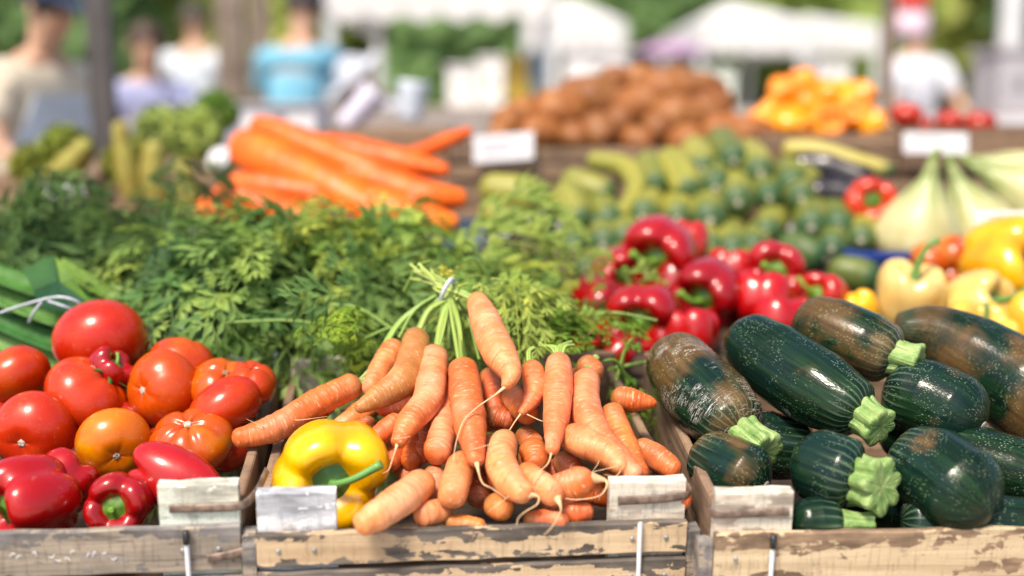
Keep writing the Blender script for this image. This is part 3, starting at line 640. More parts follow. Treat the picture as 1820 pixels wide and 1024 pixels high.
G = 'red bell peppers heaped behind the carrots'
def Yr(py): return 1.68 + (640 - py) / 240 * .3
reds = [
 ('topmost red pepper on the heap with a green stem hanging down', 1172, 452, 64, .95, (-.35, -.93, -.18), 4, .3, .04, 1, '#b60610'),
 ('red pepper front and centre of the heap with a hooked pale stem', 1145, 564, 62, 1.0, (-.3, -.93, -.12), 4, .8, .07, 1, '#b0050f'),
 ('dark red pepper with its stem pointing left in the middle of the heap', 1258, 520, 58, 1.0, (-.45, -.85, -.2), 4, .2, .05, 1, '#ad0714'),
 ('red pepper with a square green calyx at the right of the heap', 1376, 483, 52, .9, (-.1, -.98, .1), 4, .6, .03, 1, '#c00d1a'),
 ('red pepper behind the left of the topmost one', 1098, 484, 42, 1.0, (.3, -.9, -.1), 4, .1, .02, 1, '#b90a13'),
 ('red pepper at the left end of the heap beside the greens', 1062, 535, 44, 1.0, (.5, -.75, -.35), 3, .4, .03, 1, '#b60812'),
 ('red pepper low at the left with an arching stem', 1046, 604, 44, 1.0, (.1, -.6, -.5), 4, .3, .03, 1, '#b90a13'),
 ('bright red pepper above the tip of the second courgette', 1356, 536, 52, .8, (.2, .5, .85), 4, .7, .04, 0, '#c60c14'),
 ('red pepper peeping between the two upper courgettes', 1384, 572, 46, .8, (0, .5, .8), 3, .9, .05, 0, '#c20b14'),
 ('orange red pepper lowest at the right of the heap', 1461, 530, 43, .85, (-.6, -.5, .35), 3, .4, .02, 1, '#cd2213'),
 ('red pepper at the foot of the heap above the brown courgette', 1229, 592, 45, .85, (0, .3, .9), 4, .2, .07, 0, '#c40c14'),
 ('red pepper behind the middle of the heap', 1298, 488, 40, 1.0, (.1, .3, .9), 4, .5, -.01, 0, '#c51414'),
 ('tiny red pepper tucked at the left foot of the heap', 1095, 632, 24, 1.2, (.5, .2, .5), 3, .2, .05, 0, '#b40a12'),
 ('pale red pepper behind the topmost one by the white card', 1222, 436, 36, 1.0, (.2, .6, .7), 4, .9, -.01, 0, '#c8281d'),
 ('red pepper almost hidden under the drooping greens', 985, 596, 30, 1.0, (.3, -.5, .5), 4, .3, .0, 0, '#ad0a14'),
 ('shaded red pepper between the hooked stem and the dark one', 1195, 515, 45, 1.0, (.2, .4, .8), 4, .3, -.02, 0, '#a40812'),
 ('shaded red pepper behind the left foot of the heap', 1090, 590, 40, 1.0, (.2, .4, .8), 4, .3, -.03, 0, '#a40812'),
 ('shaded red pepper behind the bright red one', 1320, 545, 42, 1.0, (.2, .4, .8), 4, .3, -.02, 0, '#a40812')]
for lab, x, y, r, h, ax, lb, rl, lf, st, col in reds:
    pepper(lab, x, y, r, h, ax, col, Yr, lb, rl, lift=lf, stem=bool(st), group=G, stem_len=.8, bend=(-.3, .6), calyx_r=.38)

G = 'pale and yellow peppers at the right'
yl = [
 ('cream pepper standing upright with a tall curved stem', 1618, 530, 66, .92, (.08, -.2, 1), 4, .5, .03, '#dcc57a', 1.25, (.5, -.2)),
 ('cream pepper with a long stem bent to the right', 1738, 540, 60, .95, (.55, -.75, .25), 4, .3, .01, '#dfc874', 1.5, (.4, .7)),
 ('pale yellow pepper in front with a short dark stem', 1740, 602, 62, .95, (.05, -.45, .9), 4, .8, .05, '#e2c04a', .6, (.2, .2)),
 ('large golden yellow pepper at the back with a deep green hollow', 1792, 470, 84, .9, (.5, -.85, .1), 4, .3, .0, '#f0b414', .5, (0, 0)),
 ('pale yellow pepper cut by the right edge', 1838, 590, 58, 1.0, (.3, -.4, .9), 4, .3, .03, '#deb72f', .7, (.2, .2)),
 ('small golden pepper tip between the red heap and the cream pepper', 1530, 552, 32, 1.1, (.2, .3, -.8), 3, .3, .01, '#f2b70c', 0, (0, 0)),
 ('yellow pepper low behind the front pale one', 1672, 585, 40, .95, (.2, .3, .9), 4, .3, -.02, '#e8c84a', 0, (0, 0))]
for lab, x, y, r, h, ax, lb, rl, lf, col, sl_, bd in yl:
    pepper(lab, x, y, r, h, ax, col, Yr, lb, rl, lift=lf, stem=sl_ > 0, group=G, stem_len=sl_ or 1, bend=bd, calyx_r=.3, stemcol=(.10, .22, .06))

# ------------------------------------------------------------------ big courgettes
def Yz(py): return 1.2 + (930 - py) / 390 * .36
def zuc(label, pts, rs, stem=None, col=(.3, .2, 0), scar=False, group='big dark courgettes in the right crate', Yf=Yz, star=7, roll=0, seg=40, amp=.22):
    P = np.array([at(x, y, Yf(y) - l) for x, y, l in pts]); rr = 1.1 * np.array([size(r, p) for r, p in zip(rs, P)]); L = plen(P)
    d = np.r_[0, np.cumsum(np.linalg.norm(np.diff(P, axis=0), axis=1) ** .5)]; d /= d[-1]
    ts = ends(40, L, rr[0] * .85, rr[-1] * .55); rad = rounded(ts, np.interp(ts, d, rr), L, rr[0] * .85, rr[-1] * .55)
    ph = rng.uniform(0, 6, 3)
    def cr(th, t): return 1 + .010 * np.cos(8 * th + ph[0]) + (.022 * max(0, t - .8) / .2) * np.cos(8 * th + ph[0]) + .015 * np.sin(2 * th + 5 * t + ph[1])
    V, F, uv = tube(P, ts, rad, seg, cr)
    uv[..., 1] += .19 - L            # veins sit at the stem end whatever the length
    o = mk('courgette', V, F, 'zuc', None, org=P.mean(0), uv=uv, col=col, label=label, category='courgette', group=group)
    if scar:
        a = frame(P[0] - spline(P, [.06])[0]); V, F = revolve(profile([(0, .5), (.6, .5), (1, .2), (1.1, -.5)], 8), 14, a, P[0] - a[:, 2] * .001, size(11, P[0]), size(4, P[0]))
        kid('blossom_scar', V, F, 'scar', o)
    if stem:
        (sx, sy, sl_), r0, r1 = stem; e = at(sx, sy, Yf(sy) - sl_); b = P[-1]; a = P[-1] - P[-2]; a /= np.linalg.norm(a)
        q0 = b - a * rr[-1] * .42
        S = [q0, q0 * .5 + e * .5 + a * size(3, b), e]; s0, s1 = size(r0, b) * .98, size(r1, e) * .86
        ts = np.r_[0, .12, .3, .5, .7, .86, .96, 1, 1, .97, .94]; rs_ = np.r_[s0 * 1.12, s0 * 1.02, s0 * .9, (s0 + s1) * .44, s1 * .92, s1 * 1.0, s1 * 1.0, s1 * .93, s1 * .7, s1 * .3, .0001]
        def st(th, t): return 1 + amp * (.5 + .6 * t) * (1.35 * np.abs(np.cos(star * th / 2 + roll)) ** .8 - .75) + .06 * np.cos(2 * th + ph[2])
        V, F, uv = tube(S, ts, rs_, 64, st)
        kid('stem', V, F, 'zstem', o, uv=uv)
        ax_ = e - S[2]; ax_ /= np.linalg.norm(ax_); V, F = revolve(profile([(0, .25), (.5, .3), (.9, .15), (1.0, -.3)], 8), 20, frame(ax_), e - ax_ * s1 * .02, s1 * .52, s1 * .1, lambda th, t, rr, zz: (rr * (1 + .12 * np.cos(5 * th + ph[0])), zz + .08 * np.sin(4 * th))); kid('cut_face', V, F, 'cutface', o)
    return o
def zs():
    m = Mat('courgette_stem'); v = m.coord('Object'); f = m.noise(v, 60, 4); g = m.noise(v, 300, 2); s = m.noise(m.coord('UV', (260, 20, 1)), 1.0, 3)
    c = m.mix(m.ramp(f, .3, .7), (.11, .23, .05), (.27, .38, .12)); c = m.mix(m.math('MULTIPLY', m.ramp(s, .5, .7), .5), c, (.48, .56, .26)); c = m.mix(m.math('MULTIPLY', m.ramp(g, .6, .75), .5), c, (.5, .55, .35))
    return m.finish(c, .6, m.bump(m.math('ADD', s, f), .8, .004), sss=.05)
MT['zstem'] = zs()
MT['cutface'] = plain('dry_cut_face', (.46, .42, .22), .85, .3, 160, bump=.5)
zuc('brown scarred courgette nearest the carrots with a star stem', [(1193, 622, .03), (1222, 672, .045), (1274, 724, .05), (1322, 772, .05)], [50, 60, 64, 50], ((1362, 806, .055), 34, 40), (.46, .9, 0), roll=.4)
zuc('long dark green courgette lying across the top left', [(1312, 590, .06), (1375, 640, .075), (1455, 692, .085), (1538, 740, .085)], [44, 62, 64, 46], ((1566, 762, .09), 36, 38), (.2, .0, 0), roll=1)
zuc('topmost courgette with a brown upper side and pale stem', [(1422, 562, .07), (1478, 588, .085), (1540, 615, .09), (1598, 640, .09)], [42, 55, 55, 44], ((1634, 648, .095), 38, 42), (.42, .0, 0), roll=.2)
zuc('blue green courgette with its white scarred tip pointing right', [(1748, 760, .05), (1700, 735, .05), (1640, 710, .045), (1570, 690, .04)], [44, 64, 66, 55], None, (.2, .0, 0), scar=True)
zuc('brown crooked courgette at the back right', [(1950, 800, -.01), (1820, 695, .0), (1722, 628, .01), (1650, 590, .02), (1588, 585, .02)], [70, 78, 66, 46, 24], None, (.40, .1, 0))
zuc('front courgette with a big pale star stem facing the viewer', [(1415, 815, .05), (1455, 828, .06), (1500, 845, .065), (1530, 856, .065)], [44, 60, 64, 54], ((1571, 866, .085), 46, 52), (.24, .0, 0), roll=.1, amp=.36)
zuc('fat courgette lying along the front right', [(1762, 912, .06), (1715, 880, .06), (1655, 838, .055), (1590, 805, .05)], [50, 76, 76, 52], None, (.24, .0, 0))
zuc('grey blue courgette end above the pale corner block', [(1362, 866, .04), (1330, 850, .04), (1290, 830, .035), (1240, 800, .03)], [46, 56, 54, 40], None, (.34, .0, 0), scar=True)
zuc('courgette in the bottom layer with a flat green stem end', [(1400, 930, .02), (1455, 928, .02), (1500, 930, .02)], [34, 40, 34], ((1552, 932, .02), 24, 22), (.1, .0, 0))
zuc('shaded courgette at the right edge between two larger ones', [(1900, 870, .0), (1800, 838, .0), (1720, 815, .0), (1650, 790, .0)], [50, 58, 58, 40], None, (.1, .0, 0))
zuc('shaded courgette under the long dark green one', [(1290, 760, -.03), (1360, 790, -.03), (1450, 800, -.03)], [45, 55, 45], None, (.05, .0, 0))
zuc('shaded courgette between the star stem and the fat front one', [(1500, 900, -.03), (1580, 890, -.03), (1660, 900, -.03)], [40, 46, 40], None, (.05, .0, 0))
zuc('shaded courgette behind the grey blue courgette end', [(1215, 760, -.04), (1260, 790, -.04), (1330, 820, -.04)], [40, 46, 40], None, (.05, .0, 0))
zuc('shaded courgette under the blue green one', [(1560, 760, -.04), (1640, 775, -.04), (1720, 800, -.04)], [45, 52, 45], None, (.05, .0, 0))
zuc('shaded courgette at the bottom right corner', [(1900, 950, .0), (1800, 935, .0), (1690, 930, .0), (1600, 925, .0)], [44, 48, 48, 40], None, (.1, .0, 0))

# ------------------------------------------------------------------ feathery carrot greens
def frond_mesh(seed, L=.21, droop=3.2):
    r = random.Random(seed); parts = []
    def rach(s): x = s * L * (1 - .25 * droop * .1 * s); return np.array([x, .012 * math.sin(s * 3 + seed), .55 * L * s - droop * .34 * L * s * s])
    P = [rach(s) for s in np.linspace(0, 1, 7)]
    V, F, _ = tube(P, np.linspace(0, 1, 8), np.linspace(.0017, .0006, 8), 5); parts.append((V, F)); nst = len(F)
    quads = []
    def lobe(p, d, n, l, wd):
        s = np.cross(n, d); s /= np.linalg.norm(s) + 1e-9
        quads.append(np.array([p, p + d * l * .5 + s * wd - n * l * .05, p + d * l - n * l * .18, p + d * l * .5 - s * wd - n * l * .05]))
    def pinna(p, d, n, l, k):
        s = np.cross(n, d); s /= np.linalg.norm(s)
        for i in range(k):
            f = (i + .7) / k; q = p + d * l * f - n * l * .22 * f * f; ll = l * .66 * (1.12 - .5 * f)
            for sg in (-1, 1):
                dd = d * .74 + s * sg * .66 - n * r.uniform(0, .35); dd /= np.linalg.norm(dd)
                lobe(q, dd, n, ll, ll * .12)
                e = q + dd * ll * .42
                for s2 in (-1, 1):
                    d3 = dd * .82 + np.cross(n, dd) * s2 * .52; lobe(e, d3 / np.linalg.norm(d3), n, ll * .55, ll * .105)
        lobe(p + d * l * .85 - n * l * .18, d, n, l * .42, l * .075)
        quads.append(np.array([p + s * .0006, p + d * l * .95 - n * l * .2 + s * .0003, p + d * l * .95 - n * l * .2 - s * .0003, p - s * .0006]))
    for i, f in enumerate(np.linspace(.24, .92, 6)):
        p = rach(f); T = rach(f + .02) - rach(f - .02); T /= np.linalg.norm(T); side = np.array([0, 1., 0]); n = np.cross(T, side); n /= np.linalg.norm(n)
        l = L * .44 * (1.1 - f) ** .7 * r.uniform(.85, 1.15)
        for sg in (-1, 1):
            d = T * .66 + side * sg * .76 + n * r.uniform(-.35, .1); d /= np.linalg.norm(d); pinna(p, d, n, l, 2)
    T = rach(1) - rach(.96); T /= np.linalg.norm(T); n = np.cross(T, (0, 1., 0)); pinna(rach(1), T, n, L * .24, 3)
    for q in quads: parts.append((q, [[0, 1, 2, 3]]))
    V, F = join(parts)
    me = bpy.data.meshes.new('frond'); me.from_pydata(V.tolist(), [], F); me.materials.append(MT['leaf'])
    return me
FRONDS = [frond_mesh(i, .235 + .012 * (i % 4), 2.2 + .45 * (i % 5)) for i in range(10)]
def Ym(py): return 1.64 + (650 - py) / 350 * .5
def greens(label, px, py, n, spread, lens=1.0, az=(-150, -30), col=((.055, .13, .04), (.12, .20, .045)), pitch=(-25, 40), lift=0, Yf=Ym, name='carrot_greens', group='bunches of carrot greens behind the front crates'):
    p0 = at(px, py, Yf(py) - lift); t = thing(name, label, 'greens', p0, group)
    for k in range(n):
        q = at(px + random.gauss(0, spread), py + random.gauss(0, spread * .62), Yf(py) - lift + random.uniform(-.07, .05)) - p0
        o = bpy.data.objects.new('frond', random.choice(FRONDS)); o.location = q
        a = R(random.uniform(*az)); b = R(random.uniform(*pitch))
        o.rotation_euler = (Matrix.Rotation(a, 3, 'Z') @ Matrix.Rotation(-b, 3, 'Y') @ Matrix.Rotation(R(random.gauss(0, 35)), 3, 'X')).to_euler()
        s = random.uniform(.75, 1.15) * lens; o.scale = (s, s, s)
        f = random.random() ** 1.4; c = np.array(col[0]) * (1 - f) + np.array(col[1]) * f; o.color = (*(c * random.uniform(.8, 1.2)), 1)
        link(o, t)
    for k in range(4):                                  # a few bare stalks
        q = np.array([random.gauss(0, .03), 0, random.gauss(0, .02)]); d = np.array([random.gauss(0, .07), random.uniform(-.05, .02), random.uniform(-.01, .06)])
        V, F, uv = tube([q, q + d * .5 + np.array([0, 0, .012]), q + d], np.linspace(0, 1, 9), np.linspace(.003, .0018, 9), 7); mk('stalk', V, F, 'stalk', t, uv=uv, col=np.array((.20, .32, .07)) * random.uniform(.7, 1.2))
    return t
DK = ((.05, .115, .04), (.14, .23, .07)); MD = ((.14, .28, .085), (.30, .42, .12)); LT = ((.23, .38, .085), (.45, .52, .12)); BL = ((.20, .34, .19), (.36, .48, .28))
greens('dark greens at the far left edge above the leeks', 40, 405, 20, 50, .85, pitch=(-45, 5), col=DK)
greens('dark greens behind the small white card on the left', 170, 378, 20, 42, .75, pitch=(-45, 5), col=DK)
greens('dark bushy greens above the folded leek leaf', 150, 440, 20, 50, .95, pitch=(-45, 5), col=DK)
greens('dark greens left of the orange carrot pile', 270, 420, 20, 42, .85, pitch=(-40, 10), col=DK)
greens('shaded greens behind the biggest tomato', 290, 490, 18, 40, .85, col=DK, az=(-60, 60), lift=-.06)
greens('greens drooping over the back of the tomato crate', 400, 548, 20, 30, .72, col=BL, az=(-80, 10), lift=-.04)
greens('blue green fronds hanging beside the rear crate blocks', 470, 545, 20, 42, 1.2, pitch=(-20, 30), col=BL, lift=-.03)
greens('greens in the middle of the heap below the blue crate', 440, 490, 20, 46, 1.15, pitch=(-35, 20), col=MD)
greens('yellowish greens right below the orange carrots', 550, 490, 20, 42, .85, col=LT)
greens('fronds hanging straight down behind the long carrot', 590, 540, 18, 38, 1.2, pitch=(-20, 25), col=MD, lift=-.02)
greens('bright greens standing up against the orange carrots', 610, 452, 18, 38, .75, col=LT, pitch=(0, 45), lift=.02)
greens('greens directly behind the tied stalks', 705, 490, 20, 46, 1.1, pitch=(-35, 20), col=LT)
greens('bright greens rising above the tied stalks', 740, 455, 18, 40, .75, col=LT, pitch=(0, 45))
greens('yellow green fronds reaching towards the red peppers', 825, 495, 18, 40, .75, col=LT, az=(-130, 0), pitch=(-30, 20))
greens('fronds drooping right of the tied stalks', 850, 535, 18, 28, .66, col=MD, az=(-125, -55), lift=-.02)
greens('small frond tuft beside the brown crowned carrot', 668, 585, 8, 10, .36, col=((.2, .33, .04), (.36, .44, .06)), Yf=lambda y: 1.51, az=(-190, -110))
greens('fresh leafy tuft between the topmost carrot and the small one', 945, 612, 8, 16, .42, col=((.14, .26, .03), (.28, .36, .05)), Yf=lambda y: 1.56, az=(-40, 60), pitch=(10, 60))
greens('tuft of fresh leaf at the right end of the carrot heap', 1092, 690, 6, 10, .3, col=((.12, .24, .03), (.24, .34, .05)), Yf=lambda y: 1.48, az=(-60, 60), pitch=(-30, 10))
greens('leaf spray hanging left of the hooked red pepper stem', 872, 508, 8, 14, .62, col=LT, az=(-100, -45), pitch=(-25, 5), Yf=lambda y: 1.58)

# ------------------------------------------------------------------ leeks on the left
def leeks():
    t = thing('leek_bunch', 'bunch of broad green leek leaves tied with grey string behind the tomatoes', 'leeks', at(120, 620, 1.6))
    rows = [((360, 640), (190, 560), (-40, 478), 26, .0), ((330, 660), (170, 595), (-40, 515), 27, .015), ((310, 690), (150, 630), (-40, 560), 28, .03), ((290, 710), (140, 655), (-40, 598), 27, .045), ((250, 720), (120, 680), (-40, 640), 27, .05), ((380, 625), (240, 552), (100, 470), 20, -.02), ((345, 650), (200, 575), (60, 470), 22, -.005)]
    for i, (a, b, c, wd, lf) in enumerate(rows):
        P = [at(*a, 1.60 - lf), at(*b, 1.62 - lf), at(*c, 1.63 - lf)]; n = 14
        Q = spline(P, np.linspace(0, 1, n)); V = []
        s = size(wd, Q[0]); up = np.array([.25, -.35, .9]); up /= np.linalg.norm(up)
        for k, q in enumerate(Q):
            T = Q[min(k + 1, n - 1)] - Q[max(k - 1, 0)]; T /= np.linalg.norm(T); sd = np.cross(T, up); sd /= np.linalg.norm(sd); nn = np.cross(sd, T)
            for u in np.linspace(-1, 1, 9): V.append(q + sd * u * s * (1 + .1 * math.sin(k * .7 + i)) + nn * (abs(u) * .55 - .25 + .05 * math.cos(u * 16)) * s)
        V2 = [np.array(v) - nn * .0012 for v in V]
        F = gridfaces(n, 9, False).tolist(); m = len(V); F += [[q + m for q in f[::-1]] for f in F]
        for k in range(n - 1):
            for j in (0, 8): A, B = k * 9 + j, (k + 1) * 9 + j; F.append([A, B, B + m, A + m] if j == 0 else [B, A, A + m, B + m])
        kid('leaf', np.array(V + V2), F, 'leek', t, col=[(.10, .26, .055), (.16, .34, .09), (.07, .22, .06), (.2, .38, .12), (.12, .28, .08), (.2, .33, .06), (.09, .24, .06)][i])
    # folded leaf tip
    def tri(pts, col):
        A = [at(x, y, Y) for x, y, Y in pts]; n = np.cross(A[1] - A[0], A[2] - A[0]); n /= np.linalg.norm(n); m = len(A)
        V = A + [a - n * .0015 for a in A]; F = [list(range(m)), [m + k for k in range(m - 1, -1, -1)]] + [[k, (k + 1) % m, (k + 1) % m + m, k + m][::-1] for k in range(m)]
        kid('folded_leaf', np.array(V), F, 'leek', t, col=col, smooth=False)
    tri([(40, 478, 1.60), (98, 455, 1.60), (105, 500, 1.58), (60, 518, 1.58)], (.03, .11, .04))
    tri([(98, 455, 1.60), (130, 495, 1.585), (180, 560, 1.57), (130, 545, 1.57), (104, 505, 1.58)], (.12, .26, .03))
    tri([(60, 518, 1.575), (105, 500, 1.575), (160, 540, 1.57), (130, 560, 1.56), (70, 545, 1.57)], (.025, .10, .05))
    for P in ([(0, 556, 1.53), (45, 541, 1.53), (100, 528, 1.53), (135, 535, 1.53), (150, 550, 1.54)], [(75, 536, 1.53), (60, 555, 1.53), (52, 572, 1.54)], [(85, 535, 1.53), (115, 545, 1.53), (135, 553, 1.54)]):
        V, F, uv = tube([at(*p) for p in P], np.linspace(0, 1, 16), np.full(16, .0019), 7); kid('string', V, F, 'band', t, uv=uv)
leeks()

# ------------------------------------------------------------------ second and third row: crates, orange carrots, small courgettes
def plain_crate(label, x, Y, z, W, D, H, mat='woodbrown', group='wooden crates in the rear rows', front=2):
    t = thing('wooden_crate', label, 'crate', (x, Y, z), group); h = (H - .008 * (front - 1)) / front
    for k in range(front):
        board('slat', W, h, .012, (0, -.012, k * (h + .008)), mat, t); board('back_slat', W, h, .012, (0, D, k * (h + .008)), mat, t)
        for xx in (.012, W): board('side_board', D - .002, h, .012, (xx, .001, k * (h + .008)), mat, t, rot=(0, 0, R(90)))
    n = 3
    for k in range(n): board('floor_board', W - .03, .01, D / n - .01, (.015, .004 + k * D / n, .004), 'wooddark', t)
    return t
plain_crate('dark crate under the carrot greens on the left', -.86, 1.70, .70, .62, .36, .10, 'wooddark')
plain_crate('dark crate under the carrot greens in the middle', -.22, 1.70, .70, .34, .36, .10, 'wooddark')
plain_crate('dark crate under the heap of red peppers', .14, 1.70, .70, .36, .36, .10, 'wooddark')
plain_crate('dark crate under the pale and yellow peppers', .52, 1.70, .70, .42, .36, .10, 'wooddark')

def tray(label, x0, x1, Y0, Y1, z, H, mat='bluep', name='plastic_crate', group='blue plastic crates'):
    t = thing(name, label, 'crate', ((x0 + x1) / 2, Y0, z), group); cx = (x0 + x1) / 2; hw = (x1 - x0) / 2; D = Y1 - Y0
    for nm, b in (('front_panel', (-hw, hw, 0, .008, 0, H)), ('back_panel', (-hw, hw, D - .008, D, 0, H)), ('side_panel', (-hw, -hw + .008, .009, D - .009, 0, H)), ('side_panel', (hw - .008, hw, .009, D - .009, 0, H)), ('floor_panel', (-hw + .009, hw - .009, .009, D - .009, .002, .01))):
        V, F = boxV(*b); mk(nm, V, F, mat, t, smooth=False)
    P = [(-hw, 0, H), (hw, 0, H), (hw, D, H), (-hw, D, H), (-hw, 0, H)]
    parts = [boxV(-hw - .008, hw + .008, -.008, .012, H + .001, H + .013), boxV(-hw - .008, hw + .008, D - .012, D + .008, H + .001, H + .013), boxV(-hw - .008, -hw + .012, .0125, D - .0125, H + .001, H + .013), boxV(hw - .012, hw + .008, .0125, D - .0125, H + .001, H + .013)]
    V, F = join(parts); mk('rim', V, F, mat, t, smooth=False)
    return t
a0, a1 = at(440, 430, 2.12), at(850, 400, 2.12)
tray('blue plastic crate under the big orange carrots', a0[0], a1[0], 2.13, 2.55, .80, .085)
a0, a1 = at(1525, 460, 2.06), at(1640, 470, 2.06)
tray('blue plastic crate below the pale gourds', a0[0], a1[0] + .45, 2.10, 2.5, .80, .07)
plain_crate('dark crate under the pile of small courgettes', .0, 2.13, .80, .70, .42, .07, 'wooddark')

OC = '#f8750f'
def Yo(py): return 2.2 + (400 - py) / 200 * .25
G = 'large orange carrots piled in the blue crate'
for lab, pts, rs in [
    ('topmost large carrot of the orange pile pointing left', [(448, 222, .02), (520, 250, .03), (640, 305, .03), (760, 370, .02)], [22, 31, 34, 26]),
    ('thick large carrot just below the topmost one', [(420, 255, .03), (480, 285, .05), (600, 340, .06), (720, 400, .05)], [34, 38, 36, 26]),
    ('large carrot in the middle layer of the orange pile', [(405, 330, .03), (480, 335, .05), (560, 348, .05), (650, 365, .04)], [24, 28, 28, 22]),
    ('lowest large carrot at the front of the orange pile', [(385, 345, .06), (440, 360, .08), (520, 390, .08), (600, 425, .07)], [30, 34, 34, 26]),
    ('large carrot peeping out at the left end of the pile', [(350, 368, .03), (400, 375, .04), (470, 395, .04)], [16, 26, 24]),
    ('large carrot lying along the back of the pile', [(560, 262, .0), (640, 275, .0), (720, 290, .0), (800, 305, .0)], [28, 30, 26, 12]),
    ('large carrot slanting right behind the upright fronds', [(600, 300, .02), (690, 330, .03), (770, 350, .03), (830, 355, .02)], [32, 34, 28, 16]),
    ('thin carrot standing out to the upper right of the pile', [(690, 290, .0), (750, 270, .0), (800, 248, .0), (838, 232, .0)], [17, 15, 13, 9]),
    ('large carrot at the right front of the pile above the greens', [(640, 350, .06), (700, 375, .07), (770, 392, .06), (815, 400, .05)], [30, 32, 26, 16]),
    ('shaded large carrot at the bottom of the pile', [(450, 405, .02), (540, 415, .03), (640, 425, .03), (700, 430, .02)], [24, 28, 26, 20]),
    ('large carrot in the heart of the orange pile', [(520, 310, -.02), (600, 325, -.01), (700, 350, -.01), (780, 375, -.02)], [30, 34, 32, 22])]:
    carrot(lab, pts, rs, col=OC, group=G, Yf=Yo, seg=18, name='large_carrot', cap0=1.0)

def sq_mat():
    m = Mat('small_courgette_skin'); uvn = m.t.nodes.new('ShaderNodeUVMap'); sp = m.t.nodes.new('ShaderNodeSeparateXYZ'); m.t.links.new(uvn.outputs[0], sp.inputs[0])
    v = m.coord('Object'); f = m.noise(v, 30, 3); oc = m.ocol(); s = m.noise(m.coord('UV', (120, 8, 1)), 1.0, 3)
    c = m.mix(m.ramp(s, .3, .7), m.mix(1, oc, (.7, .75, .7), 'MULTIPLY'), m.mix(1, oc, (1.2, 1.1, 1.1), 'MULTIPLY'))
    tip = m.math('SUBTRACT', 1.0, m.ramp(m.math('ADD', sp.outputs[1], m.math('MULTIPLY', f, .05)), .035, .062))
    c = m.mix(m.math('MULTIPLY', tip, .85), c, (.02, .075, .03))  # deep green end: partly skin colour, partly shade painted into it
    d = m.voro(v, 120); c = m.mix(m.math('MULTIPLY', m.math('SUBTRACT', 1, m.ramp(d, .08, .2)), .3), c, (.5, .5, .3))
    return m.finish(c, .45, m.bump(f, .1, .002), spec=.35)
MT['small'] = sq_mat()
def Ys(py): return 2.13 + (480 - py) / 200 * .36
def small(label, pts, rs, col, Yf=Ys, group='small courgettes piled behind the red peppers', scar=True, name='small_courgette', cat='courgette', mat='small'):
    P = np.array([at(x, y, Yf(y) - l) for x, y, l in pts]); rr = np.array([size(r, p) for r, p in zip(rs, P)]); L = plen(P)
    d = np.r_[0, np.cumsum(np.linalg.norm(np.diff(P, axis=0), axis=1) ** .5)]; d /= d[-1]
    ts = ends(14, L, rr[0] * .8, rr[-1] * .8); rad = rounded(ts, np.interp(ts, d, rr), L, rr[0] * .8, rr[-1] * .8)
    V, F, uv = tube(P, ts, rad, 18, lambda th, t: 1 + .02 * np.cos(7 * th) + .02 * np.sin(2 * th + 4 * t))
    o = mk(name, V, F, mat, None, org=P.mean(0), uv=uv, col=col, label=label, category=cat, group=group)
    if scar:
        a = frame(P[0] - spline(P, [.06])[0]); V, F = revolve(profile([(0, .6), (.6, .5), (1, .2), (1.1, -.5)], 5), 10, a, P[0], rr[0] * .2, rr[0] * .1); kid('blossom_scar', V, F, 'scar', o)
    return o
YG, DG = (.29, .28, .05), (.035, .085, .02)
def cg(f): return tuple(np.array(YG) * f + np.array(DG) * (1 - f))
for lab, pts, rs, f in [
    ('pale courgette lying sideways at the left end of the pile', [(978, 355, .05), (915, 345, .05), (852, 335, .05)], [28, 36, 30], .9),
    ('courgette tilting down beside the sideways one', [(1035, 402, .05), (1018, 368, .05), (1000, 338, .05)], [24, 33, 28], .8),
    ('courgette lying behind the crooked yellow one', [(1095, 352, .02), (1050, 338, .02), (1000, 318, .02)], [24, 32, 27], .7),
    ('crooked yellow green courgette curved like a hook', [(1050, 398, .05), (1105, 378, .06), (1132, 335, .06), (1112, 298, .05), (1045, 284, .03)], [10, 16, 20, 21, 17], .95),
    ('pear necked courgette on top of the middle of the pile', [(1228, 352, .05), (1212, 315, .05), (1185, 275, .04)], [30, 32, 24], 1.0),
    ('round ended courgette left of the pear necked one', [(1165, 338, .04), (1160, 310, .02), (1150, 285, .0)], [25, 31, 26], .6),
    ('courgette at the lower left peeping over the greens', [(918, 398, .06), (885, 385, .06), (855, 372, .06)], [18, 26, 22], .8)]:
    small(lab, pts, rs, cg(f), scar=f < .7)
rows = {'top row': [(1248, 300), (1305, 284), (1352, 306), (1405, 330)], 'second row': [(1272, 332), (1312, 358), (1368, 350), (1425, 352)],
        'third row': [(965, 402), (1142, 384), (1204, 386), (1262, 390), (1360, 412), (1442, 402), (1492, 404), (1085, 395)],
        'fourth row': [(1018, 440), (1072, 434), (1112, 428), (1266, 440), (1302, 446), (1335, 440), (1478, 440), (1530, 425)], 'bottom row': [(1040, 478), (1095, 470), (1150, 470), (1255, 475), (1320, 485), (1180, 440)]}
ordn = ['first', 'second', 'third', 'fourth', 'fifth', 'sixth', 'seventh', 'eighth', 'ninth', 'tenth']
for rn, lst in rows.items():
    lst = sorted(lst)
    for k, (x, y) in enumerate(lst):
        dx = random.uniform(-14, 14); r = random.uniform(27, 33); e = (x + dx, y - random.uniform(6, 14))
        P0, P1 = at(x, y, Ys(y) - .05), at(x + dx, y - 10, Ys(y) + .10)
        pts = [(x, y + 4, .06), (x + dx, y - 14, -.01), (x + dx * 2.2, y - 36, -.08)]; r *= random.uniform(.95, 1.3); dx *= 1.6
        pos = ordn[k] if k < len(lst) - 1 else 'last'
        small('end of a courgette, %s from the left in the %s of the pile' % (pos, rn), pts, [r * .8, r, r * .85], cg(random.uniform(.3, 1.0)))
small('dark courgette lying level right of the topmost red pepper', [(1468, 462, .05), (1430, 448, .05), (1385, 428, .05)], [24, 32, 28], cg(.1))
